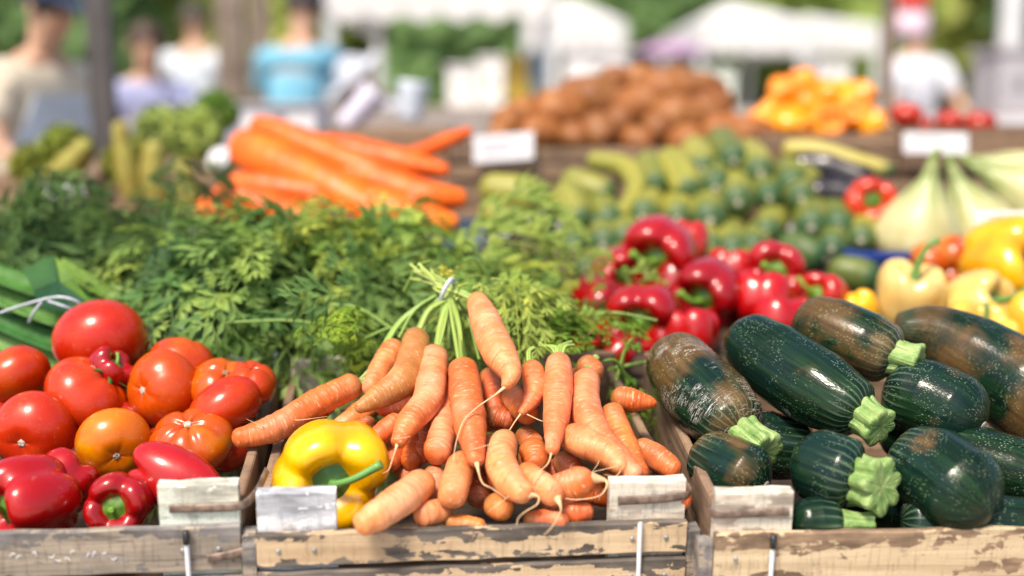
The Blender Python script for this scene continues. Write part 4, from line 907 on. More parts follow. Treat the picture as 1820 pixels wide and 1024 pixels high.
small('courgette lying level above the golden pepper tip', [(1565, 500, .05), (1520, 488, .05), (1470, 478, .05)], [26, 33, 28], cg(.25))
small('courgette with a bumpy neck at the back right of the pile', [(1380, 300, .0), (1420, 310, .0), (1450, 330, .0)], [24, 26, 22], cg(.7))
small('long yellow green courgette lying over the aubergines', [(1590, 305, .05), (1520, 290, .05), (1450, 270, .05), (1390, 265, .04)], [14, 20, 21, 17], (.42, .36, .09), scar=False)
# aubergines
for lab, pts, rs in [('black aubergine under the long yellow green courgette', [(1400, 300, .0), (1470, 300, .01), (1560, 330, .0)], [26, 34, 32]), ('black aubergine behind the orange red pepper', [(1430, 345, .03), (1490, 345, .03), (1560, 360, .03)], [24, 32, 30])]:
    small(lab, pts, rs, (.012, .008, .016), group='dark aubergines', name='aubergine', cat='aubergine', mat='pepper', scar=False)
pepper('orange red pepper showing its green hollow in front of the aubergines', 1546, 356, 45, .8, (-.05, -1, .05), '#e03a12', Ys, 4, .3, lift=.09, stem_len=.3, bend=(0, 0), calyx_r=.5, n=32)
# pale gourds
GP = [(0, 1.0), (.10, 1.0), (.16, .85), (.24, .62), (.48, .34), (.80, -.02), (.99, -.42), (.98, -.72), (.8, -.95), (.4, -1.0), (0, -.98)]
def gourd_mat():
    m = Mat('gourd_skin'); nd = m.t.nodes.new('ShaderNodeUVMap'); sp = m.t.nodes.new('ShaderNodeSeparateXYZ'); m.t.links.new(nd.outputs[0], sp.inputs[0])
    f = m.noise(m.coord('Object'), 14, 3)
    st = m.math('POWER', m.math('ABSOLUTE', m.math('SINE', m.math('MULTIPLY', sp.outputs[0], 31.4))), 2.0)
    neck = m.math('SUBTRACT', 1.0, m.ramp(sp.outputs[1], .18, .62))
    c = m.mix(m.ramp(f, .35, .65), (.44, .38, .17), (.58, .53, .29)); c = m.mix(m.math('MULTIPLY', m.math('ADD', m.math('MULTIPLY', st, .6), .4), neck), c, (.12, .21, .04))
    return m.finish(c, .4, None, sss=.05)
MT['gourd'] = gourd_mat()
def gourd(label, px, py, r, h, ax, lift=0):
    cen = at(px, py, Ys(440) - lift); s = size(r, cen); M = frame(ax); P = profile(GP, 34); n = 30
    V, F = revolve(P, n, M, cen, s, s * h, lambda th, t, rr, zz: (rr * (1 + .05 * np.abs(np.cos(5 * th))), zz))
    I, J = np.meshgrid(np.arange(33), np.arange(n), indexing='ij'); I, J = I.ravel(), J.ravel()
    uv = np.stack([np.stack([J / n, I / 33], 1), np.stack([(J + 1) / n, I / 33], 1), np.stack([(J + 1) / n, (I + 1) / 33], 1), np.stack([J / n, (I + 1) / 33], 1)], 1)
    o = mk('gourd', V, F, 'gourd', None, org=cen, uv=uv, label=label, category='gourd', group='pale gourds with green necks')
    a = M[:, 2]; top = cen + a * s * h
    V, F, uv = tube([top - a * s * .1, top + a * s * .12, top + a * s * .25 + M[:, 0] * s * .1], np.r_[np.linspace(0, 1, 8), 1], s * np.r_[np.linspace(.13, .07, 8), .001], 10); kid('stem', V, F, 'stalk', o, uv=uv, col=(.2, .28, .08))
gourd('tall cream gourd with a green striped neck behind the cream pepper', 1640, 375, 74, 1.25, (.12, -.1, 1), .02)
gourd('cream gourd leaning left just right of the tallest one', 1722, 375, 68, 1.3, (-.42, .1, 1), -.06)
gourd('cream gourd lying behind at the right edge', 1800, 335, 62, 1.4, (-1, .1, .55), -.14)
gourd('greenish gourd lying across the top at the right edge', 1790, 300, 40, 2.2, (-1, .0, .25), -.2)
# orange tomatoes in front of the gourds
for lab, x, y, r in [('orange red tomato at the foot of the tallest gourd', 1655, 462, 34), ('orange red tomato between the gourds and the golden pepper', 1700, 452, 36), ('dull red tomato above the cream pepper with the bent stem', 1690, 490, 30)]:
    tomato(lab, x, y, r, (.2, -.5, 1), '#cf4a1c', Yf=lambda y: 2.02, group='tomatoes in front of the gourds', n=24)

# price cards
def card(label, x0, y0, x1, y1, Y, lines=2, tilt=0, name='price_card', mark=True):
    A, B, D_ = at(x0, y1, Y), at(x1, y1 + tilt, Y), at(x0, y0, Y); x = B - A; u = D_ - A; n = np.cross(x, u); n /= np.linalg.norm(n); th = .003
    V = np.array([A, B, B + u, A + u, A - n * th, B - n * th, B + u - n * th, A + u - n * th])
    o = mk(name, V, [[0, 1, 2, 3], [7, 6, 5, 4], [0, 4, 5, 1], [1, 5, 6, 2], [2, 6, 7, 3], [3, 7, 4, 0]], 'card', None, org=A, smooth=False, label=label, category='price card', group='white price cards')
    st = (A + B) / 2; V, F, uv = tube([st - n * .006 + u * .5, st - n * .006 - u * .9], [0, 1], [.003, .003], 6); kid('holder', V, F, 'wooddark', o, uv=uv)
    if mark:
        parts = []
        for k in range(lines):
            z = .68 - k * .3; q0, q1 = A + x * .14 + u * (z - .05) + n * .0006, A + x * random.uniform(.6, .88) + u * (z - .05) + n * .0006
            parts.append((np.array([q0, q1, q1 + u * .09, q0 + u * .09]), [[0, 1, 2, 3]]))
        V, F = join(parts); kid('faded_print', V, F, 'ink', o, smooth=False)
    return o
card('white price card leaning on the sweet potato crate', 842, 242, 948, 290, 2.66, 2, -8)
card('white price card in front of the far red tomatoes', 1606, 235, 1720, 272, 2.66, 1, 2)
card('small white card tucked behind the topmost red pepper', 1185, 400, 1235, 425, 2.04, 1)
card('pale blue white card in front of the gourds at the right edge', 1735, 375, 1850, 402, 1.98, 1)
card('small spotted white card among the dark greens', 72, 325, 152, 372, 2.02, 2, 4)

# ------------------------------------------------------------------ fourth row: sweet potatoes, amber peppers, far tomatoes
def span_crate(label, x0, x1, y_top, y_bot, Y, D, mat='woodbrown'):
    A, B = at(x0, y_bot, Y), at(x1, y_bot, Y); top = at(x0, y_top, Y)
    return plain_crate(label, A[0], Y, A[2], B[0] - A[0], D, top[2] - A[2], mat)
span_crate('brown crate with a wide front board holding the sweet potatoes', 800, 1345, 262, 318, 2.70, .5)
span_crate('brown crate holding the amber peppers', 1352, 1590, 238, 305, 2.72, .45)
span_crate('brown crate holding the far red tomatoes', 1596, 1990, 228, 305, 2.72, .45)
span_crate('dark crate standing behind the large orange carrots', 560, 795, 232, 320, 2.78, .4, 'woodbrown')
def Yp(py): return 2.80 + (270 - py) / 140 * .28
SP = [(1062, 240, 34, 'y'), (1000, 200, 36, 'u'), (1068, 182, 36, 'x'), (1132, 192, 36, 'u'), (1192, 168, 34, 'x'), (1212, 216, 36, 'x'), (1130, 254, 28, 'y'), (1216, 254, 30, 'y'), (1262, 200, 34, 'u'), (1292, 238, 32, 'x'), (1335, 242, 28, 'x'), (1150, 148, 28, 'x'), (1212, 152, 30, 'u'), (1102, 148, 26, 'x'), (962, 240, 28, 'u'), (905, 218, 28, 'y'), (935, 205, 27, 'u'), (1100, 222, 30, 'y'), (1175, 232, 30, 'y'), (1032, 168, 28, 'x'), (1020, 245, 26, 'y'), (1250, 160, 26, 'x'), (890, 240, 22, 'y')]
SP.sort(key=lambda q: (round(q[1] / 30), q[0]))
rowsp = {}
for q in SP: rowsp.setdefault(round(q[1] / 30), []).append(q)
names = ['top row', 'second row', 'third row', 'fourth row', 'bottom row', 'lowest row']
for ri, key in enumerate(sorted(rowsp)):
    for k, (x, y, r, d) in enumerate(sorted(rowsp[key])):
        c = at(x, y, Yp(y)); s = size(r, c) * 1.12
        v = {'x': np.array([1, .25, random.uniform(-.3, .3)]), 'y': np.array([random.uniform(-.4, .4), 1, .15]), 'u': np.array([.6 * random.choice((-1, 1)), .55, random.uniform(.1, .6)])}[d]; v /= np.linalg.norm(v)
        P = [c - v * s * 1.5, c - v * s * .5 + np.array([0, 0, s * .1]), c + v * s * .6, c + v * s * 1.6]; L = plen(P)
        ts = ends(12, L, s * .6, s * .6); rad = rounded(ts, np.interp(ts, [0, .3, .65, 1], [s * .45, s, s * .95, s * .35]), L, s * .5, s * .4); ph = rng.uniform(0, 6, 3)
        V, F, uv = tube(P, ts, rad, 18, lambda th, t: 1 + .06 * np.sin(2 * th + ph[0] + 5 * t) + .05 * np.sin(3 * th + ph[1] - 7 * t))
        mk('sweet_potato', V, F, 'squash', None, org=c, uv=uv, col=np.array(lin('#94602f')) * random.uniform(.8, 1.15), label='brown sweet potato, %s from the left in the %s of the heap' % (ordn[k] if k < len(rowsp[key]) - 1 or len(rowsp[key]) == 1 else 'last', names[ri]), category='sweet potato', group='sweet potatoes heaped at the back')
AM = [(1365, 210, 34), (1398, 168, 34), (1425, 150, 30), (1440, 195, 36), (1402, 222, 32), (1470, 222, 34), (1500, 178, 34), (1522, 206, 32), (1552, 224, 30), (1532, 168, 26), (1440, 230, 28), (1355, 228, 26), (1470, 172, 30)]
AML = ['at the left end of the lowest row', 'on the left slope', 'at the left peak', 'in the middle', 'low left of the middle', 'low in the middle of the front', 'at the right peak', 'on the right slope', 'at the right end of the lowest row', 'behind the right peak', 'low behind the front row', 'hanging over the left crate edge', 'in the dip between the two peaks']
for (x, y, r), l in zip(AM, AML):
    pepper('amber yellow pepper %s of its heap' % l, x, y, r, .9, tuple(rng.normal(0, .5, 3) + np.array([0, -.3, .6])), random.choice(['#ff9c05', '#fba50a', '#f78f08']), Yp, 4, random.random() * 3, stem=False, group='amber peppers heaped at the back', n=24)
for x, y, r, l in [(1612, 205, 26, 'far red tomato beside the thin wooden post'), (1688, 216, 23, 'far red tomato between its two neighbours above the price card'), (1742, 220, 26, 'far red tomato at the right above the price card'), (1640, 222, 18, 'far red tomato low beside the post tomato')]:
    tomato(l, x, y, r, (.1, -.3, 1), '#c3200f', Yf=lambda y: 2.85, group='far red tomatoes', n=22)

# ------------------------------------------------------------------ produce at the far left behind the greens
def leafball(label, px, py, r, Y, col, n=26, name='lettuce', cat='lettuce', group='leafy heads at the far left'):
    c = at(px, py, Y); s = size(r, c); t = thing(name, label, cat, c, group)
    for k in range(n):
        a = k * 2.399; z = 1 - 2 * (k + .5) / n; d = np.array([math.cos(a) * math.sqrt(1 - z * z), math.sin(a) * math.sqrt(1 - z * z), z]); M = frame(d, random.random() * 6)
        V = []
        for i in range(5):
            for j in range(5):
                u, v = (i - 2) / 2, (j - 2) / 2; e = 1 - .35 * (abs(u) ** 2) * (abs(v) ** 2)
                V.append(np.array([u * .62 * e, v * .62 * e, .86 + .12 * (u * u + v * v) + .09 * math.sin(5 * u + k) * abs(u) + .09 * math.sin(6 * v + k) * abs(v)]) * s)
        V = np.array(V) @ M.T; V2 = V * .97; F = gridfaces(5, 5, False).tolist(); F += [[q + 25 for q in f[::-1]] for f in F]
        mk('leaf', np.vstack([V, V2]), F, 'leek', t, col=np.array(col) * random.uniform(.7, 1.25))
    V, F = revolve(np.array([(math.sin(p), math.cos(p)) for p in np.linspace(0, math.pi, 9)]), 12, np.eye(3), np.zeros(3), s * .82, s * .82); mk('heart', V, F, 'leek', t, col=np.array(col) * .9)
leafball('light green lettuce left of the orange carrots', 345, 240, 44, 2.95, (.38, .48, .14))
leafball('yellow green lettuce at the far left end of the stand', 62, 300, 38, 2.75, (.34, .38, .08))
leafball('pale green lettuce behind the yellow squashes', 285, 235, 40, 3.0, (.36, .44, .14))
leafball('light lettuce behind the small spotted card', 118, 268, 40, 2.7, (.26, .32, .06))
leafball('yellow green lettuce beside the dark grey post', 235, 300, 46, 2.75, (.30, .32, .06))
leafball('green lettuce at the top of the leafy heap', 385, 200, 34, 3.3, (.16, .30, .06))
def caul(label, px, py, r, Y):
    c = at(px, py, Y); s = size(r, c); t = thing('cauliflower', label, 'cauliflower', c, 'cauliflowers at the far left'); parts = []
    for k in range(60):
        a = k * 2.399; z = 1 - 1.5 * (k + .5) / 60; d = np.array([math.cos(a) * math.sqrt(max(0, 1 - z * z)), math.sin(a) * math.sqrt(max(0, 1 - z * z)), z])
        V, F = revolve(np.array([(math.sin(p), math.cos(p)) for p in np.linspace(0, math.pi, 6)]), 8, np.eye(3), d * s * .82, s * .2, s * .2); parts.append((V, F))
    V, F = revolve(np.array([(math.sin(p), math.cos(p)) for p in np.linspace(0, math.pi, 8)]), 12, np.eye(3), np.zeros(3), s * .85, s * .85); parts.append((V, F))
    V, F = join(parts); mk('curd', V, F, 'card', t, col=(.8, .77, .68))
    for k in range(7):
        a = k / 7 * 6.283; d = np.array([math.cos(a), math.sin(a), 0]); P = [d * s * .3 + np.array([0, 0, -s * .9]), d * s * 1.05 + np.array([0, 0, -s * .35]), d * s * 1.25 + np.array([0, 0, s * .25])]
        V, F, uv = tube(P, np.linspace(0, 1, 7), s * np.array([.2, .3, .36, .36, .3, .2, .05]), 8, flat=.15, ref=d); mk('leaf', V, F, 'leek', t, uv=uv, col=(.14, .26, .06))
caul('white cauliflower against the left end of the orange carrots', 395, 288, 26, 2.75)
G = 'curved yellow squashes at the far left'
for lab, pts, r in [('curved yellow squash beside the carrot pile', [(330, 390, 0), (338, 340, 0), (318, 285, 0)], 20), ('curved yellow squash leaning on the dark grey post', [(240, 360, 0), (225, 300, 0), (212, 215, 0)], 20), ('yellow squash slanting behind the spotted card', [(85, 325, 0), (125, 290, 0), (158, 250, 0)], 22), ('yellow squash standing behind the leaning one', [(285, 370, 0), (272, 310, 0), (275, 250, 0)], 24)]:
    small(lab, pts, [r * .8, r, r * .7], (.31, .30, .06), Yf=lambda y: 2.65, group=G, name='yellow_squash', cat='squash', mat='squash')
# wrapped celery and leek bundles behind the orange carrots
def wrapped(label, top, bot, r, Y, leafcol, papercol):
    A, B = at(*bot, Y), at(*top, Y); t = thing('wrapped_bundle', label, 'bundle', A, 'paper wrapped bundles'); s = size(r, A); d = (B - A)
    V, F, uv = tube([A, A + d * .35, A + d * .66], np.r_[0, np.linspace(0, 1, 9), 1], s * np.r_[.01, np.linspace(.7, 1.05, 9), .9], 16, lambda th, t: 1 + .04 * np.sin(9 * th)); kid('paper_wrap', V, F, 'obj', t, uv=uv, col=papercol)
    M = frame(d)
    for k in range(12):
        a = k * 2.4; o_ = (M[:, 0] * math.cos(a) + M[:, 1] * math.sin(a)) * s * .7 * math.sqrt((k + .5) / 12)
        V, F, uv = tube([A + d * .55 + o_ * .8, A + d * .8 + o_, A + d * random.uniform(.95, 1.05) + o_ * 1.3], np.r_[np.linspace(0, 1, 6), 1], s * np.r_[.2, .2, .19, .17, .16, .14, .01], 7); kid('stick', V, F, 'stalk', t, uv=uv, col=leafcol)
wrapped('green celery bunch in white paper behind the orange carrots', (738, 108), (730, 215), 27, 3.4, (.24, .30, .02), (.62, .68, .78))
wrapped('lavender white paper bundle slanting behind the orange carrots', (700, 128), (610, 228), 26, 3.3, (.5, .46, .55), (.66, .62, .76))
def blockbox(label, x0, y0, x1, y1, Y, D, col, name='box', cat='box', group=None, lid=True):
    A, B = at(x0, y1, Y), at(x1, y1, Y); h = at(x0, y0, Y)[2] - A[2]; wd = B[0] - A[0]; t = thing(name, label, cat, A, group); e = min(.03, wd * .08)
    V, F = boxV(0, wd, 0, D, 0, h * .93); mk('body', V, F, 'obj', t, smooth=False, col=col)
    V, F = boxV(-e, wd + e, -e, D + e, h * .93 + .002, h); mk('lid', V, F, 'obj', t, smooth=False, col=np.array(col) * .97)
    V, F = boxV(wd * .4, wd * .6, -.006, -.001, h * .45, h * .6); mk('handle_slot', V, F, 'obj', t, smooth=False, col=np.array(col) * .4)
    return t
blockbox('white tray behind the topmost orange carrot', 430, 182, 560, 232, 3.2, .3, (.74, .74, .80), name='foam_box', group='white foam boxes')

# ------------------------------------------------------------------ posts of the stall
def post(label, px, wpx, Y, mat, ztop=3.0, name='wooden_post', group=None):
    p = at(px, 150, Y); s = size(wpx, p); t = thing(name, label, 'post', (p[0], Y, 0), group)
    board('shaft', s, ztop, s * .8, (-s / 2, 0, 0), mat, t); board('foot', s * 1.6, .06, s * 1.5, (-s * .8, -s * .3, 0.001), mat, t); board('cap', s * 1.2, .03, s, (-s * .6, -s * .1, ztop), mat, t)
post('dark grey upright post at the left behind the greens', 177, 40, 3.75, 'postg')
post('thin brown upright post beside the far tomatoes', 1577, 20, 3.75, 'postw')
post('thick brown wooden post behind the people at the left', 410, 46, 5.2, 'postw')
post('second thick brown post just right of the first thick one', 462, 34, 7.2, 'postw')

# ------------------------------------------------------------------ people
def skin_obj(name, nodes, edges, mat, col, parent, sub=1):
    me = bpy.data.meshes.new(name); me.from_pydata([n[0] for n in nodes], edges, []); me.materials.append(MT[mat])
    o = bpy.data.objects.new(name, me); o.color = (*col, 1); link(o, parent)
    md = o.modifiers.new('skin', 'SKIN'); md.use_smooth_shade = True
    if not me.skin_vertices: me.attributes  # layer made with the modifier
    for sv, n in zip(me.skin_vertices[0].data, nodes): r = n[1]; sv.radius = (r if isinstance(r, (tuple, list)) else (r, r)); sv.use_root = False
    me.skin_vertices[0].data[0].use_root = True
    ss = o.modifiers.new('smooth', 'SUBSURF'); ss.levels = sub; ss.render_levels = sub
    return o
def person(label, px, Y, rot, H, shirt, trousers, hair, hat=None, lean=0.0, reach=.3, skin=(.52, .30, .20), hatshape='cap', apron=None):
    p = at(px, 179, Y); k = H / 1.75; t = thing('person', label, 'person', (p[0], Y, 0), 'people shopping behind the stalls', (0, 0, R(rot)))
    cl, sl_ = math.cos(lean), math.sin(lean)
    def up(x, z, y=0):                          # a point above the hips, leaning forward (-y)
        h = z - .95; return (x * k, (y - h * sl_) * k, (.95 + h * cl) * k)
    def q(x, y, z): return (x * k, y * k, z * k)
    nodes = [(q(0, 0, .95), (.15 * k, .11 * k)), (up(0, 1.12), (.13 * k, .10 * k)), (up(0, 1.32), (.15 * k, .11 * k)), (up(0, 1.43), (.09 * k, .08 * k)), (up(0, 1.50), .052 * k), (up(0, 1.58, -.015), (.068 * k, .082 * k)), (up(0, 1.67, -.015), (.074 * k, .088 * k)), (up(0, 1.735, -.01), (.045 * k, .055 * k))]
    edges = [(i, i + 1) for i in range(7)]; arms = []
    for sg in (-1, 1):
        b = len(nodes); sh = up(sg * .18, 1.40); el = up(sg * .25, 1.13, -.06 - reach * .3); wr = up(sg * .22, .98 + reach * .25, -.12 - reach * .6)
        pal = (wr[0] - sg * .01, wr[1] - .06 * k, wr[2] - .03 * k)
        nodes += [(sh, .058 * k), (el, .042 * k), (wr, .028 * k), (pal, (.038 * k, .018 * k))]; edges += [(3, b), (b, b + 1), (b + 1, b + 2), (b + 2, b + 3)]; arms.append((sh, el))
        for f in range(5):
            L = (.055, .075, .082, .076, .06)[f] * k; ox = (f - 2) * .017 * k; n0 = len(nodes)
            if f == 0: e1 = (pal[0] - sg * .035 * k, pal[1] - .01 * k, pal[2]); e2 = (pal[0] - sg * .05 * k, pal[1] - .04 * k, pal[2] - .005 * k)
            else: e1 = (pal[0] + ox, pal[1] - .04 * k - L * .3, pal[2] - .005 * k); e2 = (pal[0] + ox * 1.15, pal[1] - .035 * k - L * .8, pal[2] - .03 * k)
            nodes += [(e1, .0095 * k), (e2, .0075 * k)]; edges += [(b + 3, n0), (n0, n0 + 1)]
    for sg in (-1, 1):
        b = len(nodes); nodes += [(q(sg * .095, 0, .88), .088 * k), (q(sg * .10, -.015, .48), .058 * k), (q(sg * .10, .01, .09), .04 * k), (q(sg * .11, -.14, .035), (.042 * k, .03 * k))]; edges += [(0, b), (b, b + 1), (b + 1, b + 2), (b + 2, b + 3)]
    skin_obj('body', nodes, edges, 'skin', skin, t)
    sn = [(q(0, 0, .90), (.175 * k, .135 * k)), (up(0, 1.12), (.165 * k, .13 * k)), (up(0, 1.32), (.185 * k, .14 * k)), (up(0, 1.42), (.125 * k, .105 * k)), (up(0, 1.455), (.07 * k, .07 * k))]; se = [(0, 1), (1, 2), (2, 3), (3, 4)]
    for sh, el in arms: b = len(sn); mid_ = tuple(sh[i] * .25 + el[i] * .75 for i in range(3)); sn += [(sh, .082 * k), (mid_, .07 * k)]; se += [(3, b), (b, b + 1)]
    skin_obj('shirt', sn, se, 'cloth', shirt, t)
    tn = [(q(0, 0, .93), (.165 * k, .125 * k))]; te = []
    for sg in (-1, 1): b = len(tn); tn += [(q(sg * .095, 0, .85), .10 * k), (q(sg * .10, -.015, .48), .075 * k), (q(sg * .10, .01, .10), .062 * k)]; te += [(0, b), (b, b + 1), (b + 1, b + 2)]
    skin_obj('trousers', tn, te, 'cloth', trousers, t)
    for sg in (-1, 1):
        V, F = revolve(profile([(0, .5), (.6, .45), (1, 0), (.9, -.4), (0, -.4)], 9), 12, np.eye(3), np.array(q(sg * .11, -.07, .04)), .06 * k, .08 * k, lambda th, t_, rr, zz: (rr * (1 + .8 * np.abs(np.sin(th))), zz)); mk('shoe', V, F, 'obj', t, col=(.05, .05, .06))
    hc = np.array(up(0, 1.665, -.012)); sph = np.array([(math.sin(a), math.cos(a)) for a in np.linspace(0, math.pi, 12)]); Ml = np.array(Matrix.Rotation(lean, 3, 'X'))
    hp = np.array([(math.sin(a), math.cos(a)) for a in np.linspace(0, 1.75, 10)])
    V, F = revolve(hp, 18, Ml, hc + np.array([0, .022, .012]) * k, .094 * k, .108 * k); mk('hair', V, F, 'obj', t, col=hair)
    for sg in (-1, 1):
        V, F = revolve(sph, 8, np.eye(3), hc + Ml @ np.array([sg * .032, -.087, -.005]) * k, .011 * k, .009 * k); mk('eye', V, F, 'obj', t, col=(.05, .04, .035))
        V, F = revolve(sph, 8, np.eye(3), hc + Ml @ np.array([sg * .083, .0, -.012]) * k, .014 * k, .03 * k); mk('ear', V, F, 'skin', t, col=skin)
    V, F, _ = tube([hc + Ml @ np.array([0, -.085, .01]) * k, hc + Ml @ np.array([0, -.108, -.03]) * k, hc + Ml @ np.array([0, -.088, -.042]) * k], np.linspace(0, 1, 6), np.array([.006, .011, .014, .016, .014, .005]) * k, 8); mk('nose', V, F, 'skin', t, col=skin)
    V, F = revolve(sph, 10, np.eye(3), hc + Ml @ np.array([0, -.082, -.066]) * k, .024 * k, .007 * k); mk('mouth', V, F, 'skin', t, col=np.array(skin) * np.array([.8, .5, .5]))
    if hat is not None:
        cp = np.array([(math.sin(a), math.cos(a)) for a in np.linspace(0, 1.5, 9)])
        V, F = revolve(cp, 20, Ml, hc + Ml @ np.array([0, .01, .03]) * k, .105 * k, .105 * k)
        h_ = mk('hat', V, F, 'cloth', t, col=hat)
        if hatshape == 'brim': V, F = revolve(profile([(.9, .1), (1.4, .0), (1.9, -.12), (1.9, -.17), (1.4, -.05), (.9, .05)], 14), 24, Ml, hc + Ml @ np.array([0, .01, .035]) * k, .108 * k, .1 * k)
        else: V, F, _ = tube([hc + Ml @ np.array([0, -.07, .045]) * k, hc + Ml @ np.array([0, -.13, .04]) * k, hc + Ml @ np.array([0, -.18, .022]) * k], np.linspace(0, 1, 6), np.array([.07, .075, .07, .06, .045, .004]) * k, 12, flat=.12, ref=(0, 0, 1))
        mk('brim', V, F, 'cloth', h_, col=hat)
    if apron is not None:
        V, F, _ = tube([up(0, 1.33, -.14), up(0, 1.0, -.165), q(0, -.18, .55)], np.linspace(0, 1, 8), np.array([.12, .15, .19, .21, .21, .21, .21, .2]) * k, 20, flat=.1, ref=(0, -1, 0)); mk('apron', V, F, 'cloth', t, col=apron)
    return t
NV = (.02, .03, .06)
person('person in a light blue t-shirt and dark cap with back turned', 515, 6.0, 165, 1.72, (.16, .42, .58), (.10, .12, .2), (.03, .02, .015), NV, reach=.35, lean=.28)
person('person bending forward in a white brimmed sun hat', 775, 6.2, -70, 1.5, (.55, .62, .75), (.3, .28, .3), (.05, .03, .02), (.78, .80, .88), lean=.75, reach=.6, hatshape='brim')
person('person in a lavender shirt between the grey and brown posts', 262, 5.6, 20, 1.5, (.36, .39, .62), (.25, .25, .3), (.06, .03, .02), None, lean=.25, reach=.4)
person('person in a cream shirt and dark cap at the left edge', 30, 4.1, 60, 1.56, (.70, .61, .48), (.55, .62, .75), (.02, .02, .02), (.03, .05, .10), lean=.3, reach=.3, apron=(.66, .73, .84))
person('person in a pale grey shirt standing farther back', 352, 8.5, 180, 1.8, (.62, .68, .74), (.2, .22, .28), (.05, .04, .03), None, reach=.2)
person('person in a white coat beside the red banner', 1625, 8.0, 10, 1.72, (.75, .76, .82), (.5, .55, .7), (.04, .03, .02), None, reach=.35)

# ------------------------------------------------------------------ market tents, boxes, banner, far stalls
def tent(label, x0, x1, y_val, Y, D=2.5, h=.22, peak=.5, col=(.80, .79, .79), H=None, legs=True):
    A, B = at(x0, y_val, Y), at(x1, y_val, Y); W = B[0] - A[0]; z = A[2]; t = thing('market_tent', label, 'tent', (A[0], Y, 0), 'white market tents')
    V = np.array([(0, 0, z + h), (W, 0, z + h), (W, D, z + h), (0, D, z + h), (W * .5, D * .5, z + h + peak)]); V = np.vstack([V, V - np.array([0, 0, .01])])
    F = [[0, 1, 4], [1, 2, 4], [2, 3, 4], [3, 0, 4], [6, 5, 9], [7, 6, 9], [8, 7, 9], [5, 8, 9]]
    mk('canopy', V, F, 'canvas', t, smooth=False)
    n = max(6, int(W / .25)); parts = []
    for k in range(n):
        x = W * k / n; ww = W / n - .006; parts.append((np.array([(x, -.004, z + h), (x + ww, -.004, z + h), (x + ww, -.004, z + .04), (x + ww / 2, -.004, z), (x, -.004, z + .04), (x, .004, z + h), (x + ww, .004, z + h), (x + ww, .004, z + .04), (x + ww / 2, .004, z), (x, .004, z + .04)]), [[0, 4, 3, 2, 1], [5, 6, 7, 8, 9], [0, 1, 6, 5], [1, 2, 7, 6], [2, 3, 8, 7], [3, 4, 9, 8], [4, 0, 5, 9]]))
    V, F = join(parts); mk('valance', V, F, 'canvas', t, smooth=False)
    for x in (0, W):
        V, F = boxV(x - .005, x + .005, .01, D, z + .03, z + h); mk('side_valance', V, F, 'canvas', t, smooth=False)
        for y in (.03, D - .03):
            V, F = boxV(x - .03, x + .03, y - .02, y + .02, 0, z + h - .002); mk('leg', V, F, 'obj', t, smooth=False, col=(.6, .62, .64))
tent('wide white stall canopy above the person in blue', 585, 982, 40, 6.6, 2.5, .35)
tent('white market tent behind the sweet potatoes', 935, 1110, 90, 12.5, 3, .3, .35)
tent('large white market tent left of the thin post', 1245, 1440, 98, 11.5, 3, .32, .3)
tent('white market tent next to the thin post', 1425, 1560, 98, 12.8, 3, .32, .2)
def umbrella(label, px, py, r, Y, col):
    c = at(px, py, Y); s = size(r, c); t = thing('parasol', label, 'parasol', (c[0], Y, 0)); 
    V, F = revolve(profile([(0, .32), (.5, .22), (1, 0), (.98, -.02), (.5, .19), (0, .29)], 16), 16, np.eye(3), np.array([0, 0, c[2]]), s, s, lambda th, t_, rr, zz: (rr * (1 - .03 * np.abs(np.sin(4 * th))), zz)); mk('canopy', V, F, 'cloth', t, col=col)
    V, F, uv = tube([(0, 0, 0), (0, 0, c[2] + s * .34)], [0, 1], [.025, .02], 8); mk('pole', V, F, 'obj', t, uv=uv, col=(.6, .6, .6))
umbrella('dull purple parasol behind the sweet potato heap', 1195, 95, 75, 10.5, (.42, .26, .42))
umbrella('white parasol far behind the sweet potato heap', 1060, 112, 60, 9.5, (.8, .8, .82))
for lab, x0, y0, x1, y1, Y, col in [
    ('left of two white foam boxes behind the orange carrots', 795, 115, 845, 190, 6.2, (.8, .8, .82)), ('right and taller of two white foam boxes behind the orange carrots', 850, 98, 895, 190, 6.0, (.82, .81, .8)),
    ('yellow crate right of the two white foam boxes', 898, 100, 938, 178, 6.8, (.62, .42, .06)), ('pale blue box behind the sweet potatoes', 935, 98, 990, 145, 7.2, (.34, .5, .72)),
    ('long white box standing behind the top of the sweet potatoes', 1005, 88, 1115, 150, 6.5, (.82, .82, .84)), ('white box with greenish shade right of the sweet potatoes', 1240, 120, 1305, 190, 6.0, (.74, .82, .74)),
    ('small white box behind the amber peppers', 1455, 108, 1510, 170, 5.6, (.82, .82, .82)), ('grey box stack at the right edge', 1770, 82, 1850, 225, 6.0, (.42, .40, .44)), ('pale pink box behind the purple parasol', 1150, 118, 1215, 165, 8.0, (.75, .5, .56))]:
    blockbox(lab, x0, y0, x1, y1, Y, .35, col, name='foam_box' if max(col) > .7 else 'storage_box', group='boxes stacked on the stall behind')
def back_stall(label, x0, x1, y_top, Y, D, col):
    A, B = at(x0, y_top, Y), at(x1, y_top, Y); W = B[0] - A[0]; t = thing('trestle_table', label, 'table', (A[0], Y, 0), 'tables of the stalls behind')
    n = 5
    for k in range(n): board('plank', W, .03, D / n - .01, (0, k * D / n, A[2] - .03), 'woodbrown', t)
    for x in (.08, W - .14):
        for y in (.05, D - .12): board('leg', .06, A[2] - .031, .06, (x, y, 0), 'woodbrown', t)
    V, F = boxV(-.01, W + .01, -.012, -.004, A[2] - .45, A[2] - .002); mk('cloth_front', V, F, 'cloth', t, smooth=False, col=col)
back_stall('table of the stall behind the orange carrots', 560, 1010, 192, 5.5, 1.2, (.35, .30, .28))
back_stall('table of the stall behind the sweet potatoes', 1010, 1340, 192, 5.4, 1.2, (.5, .45, .42))
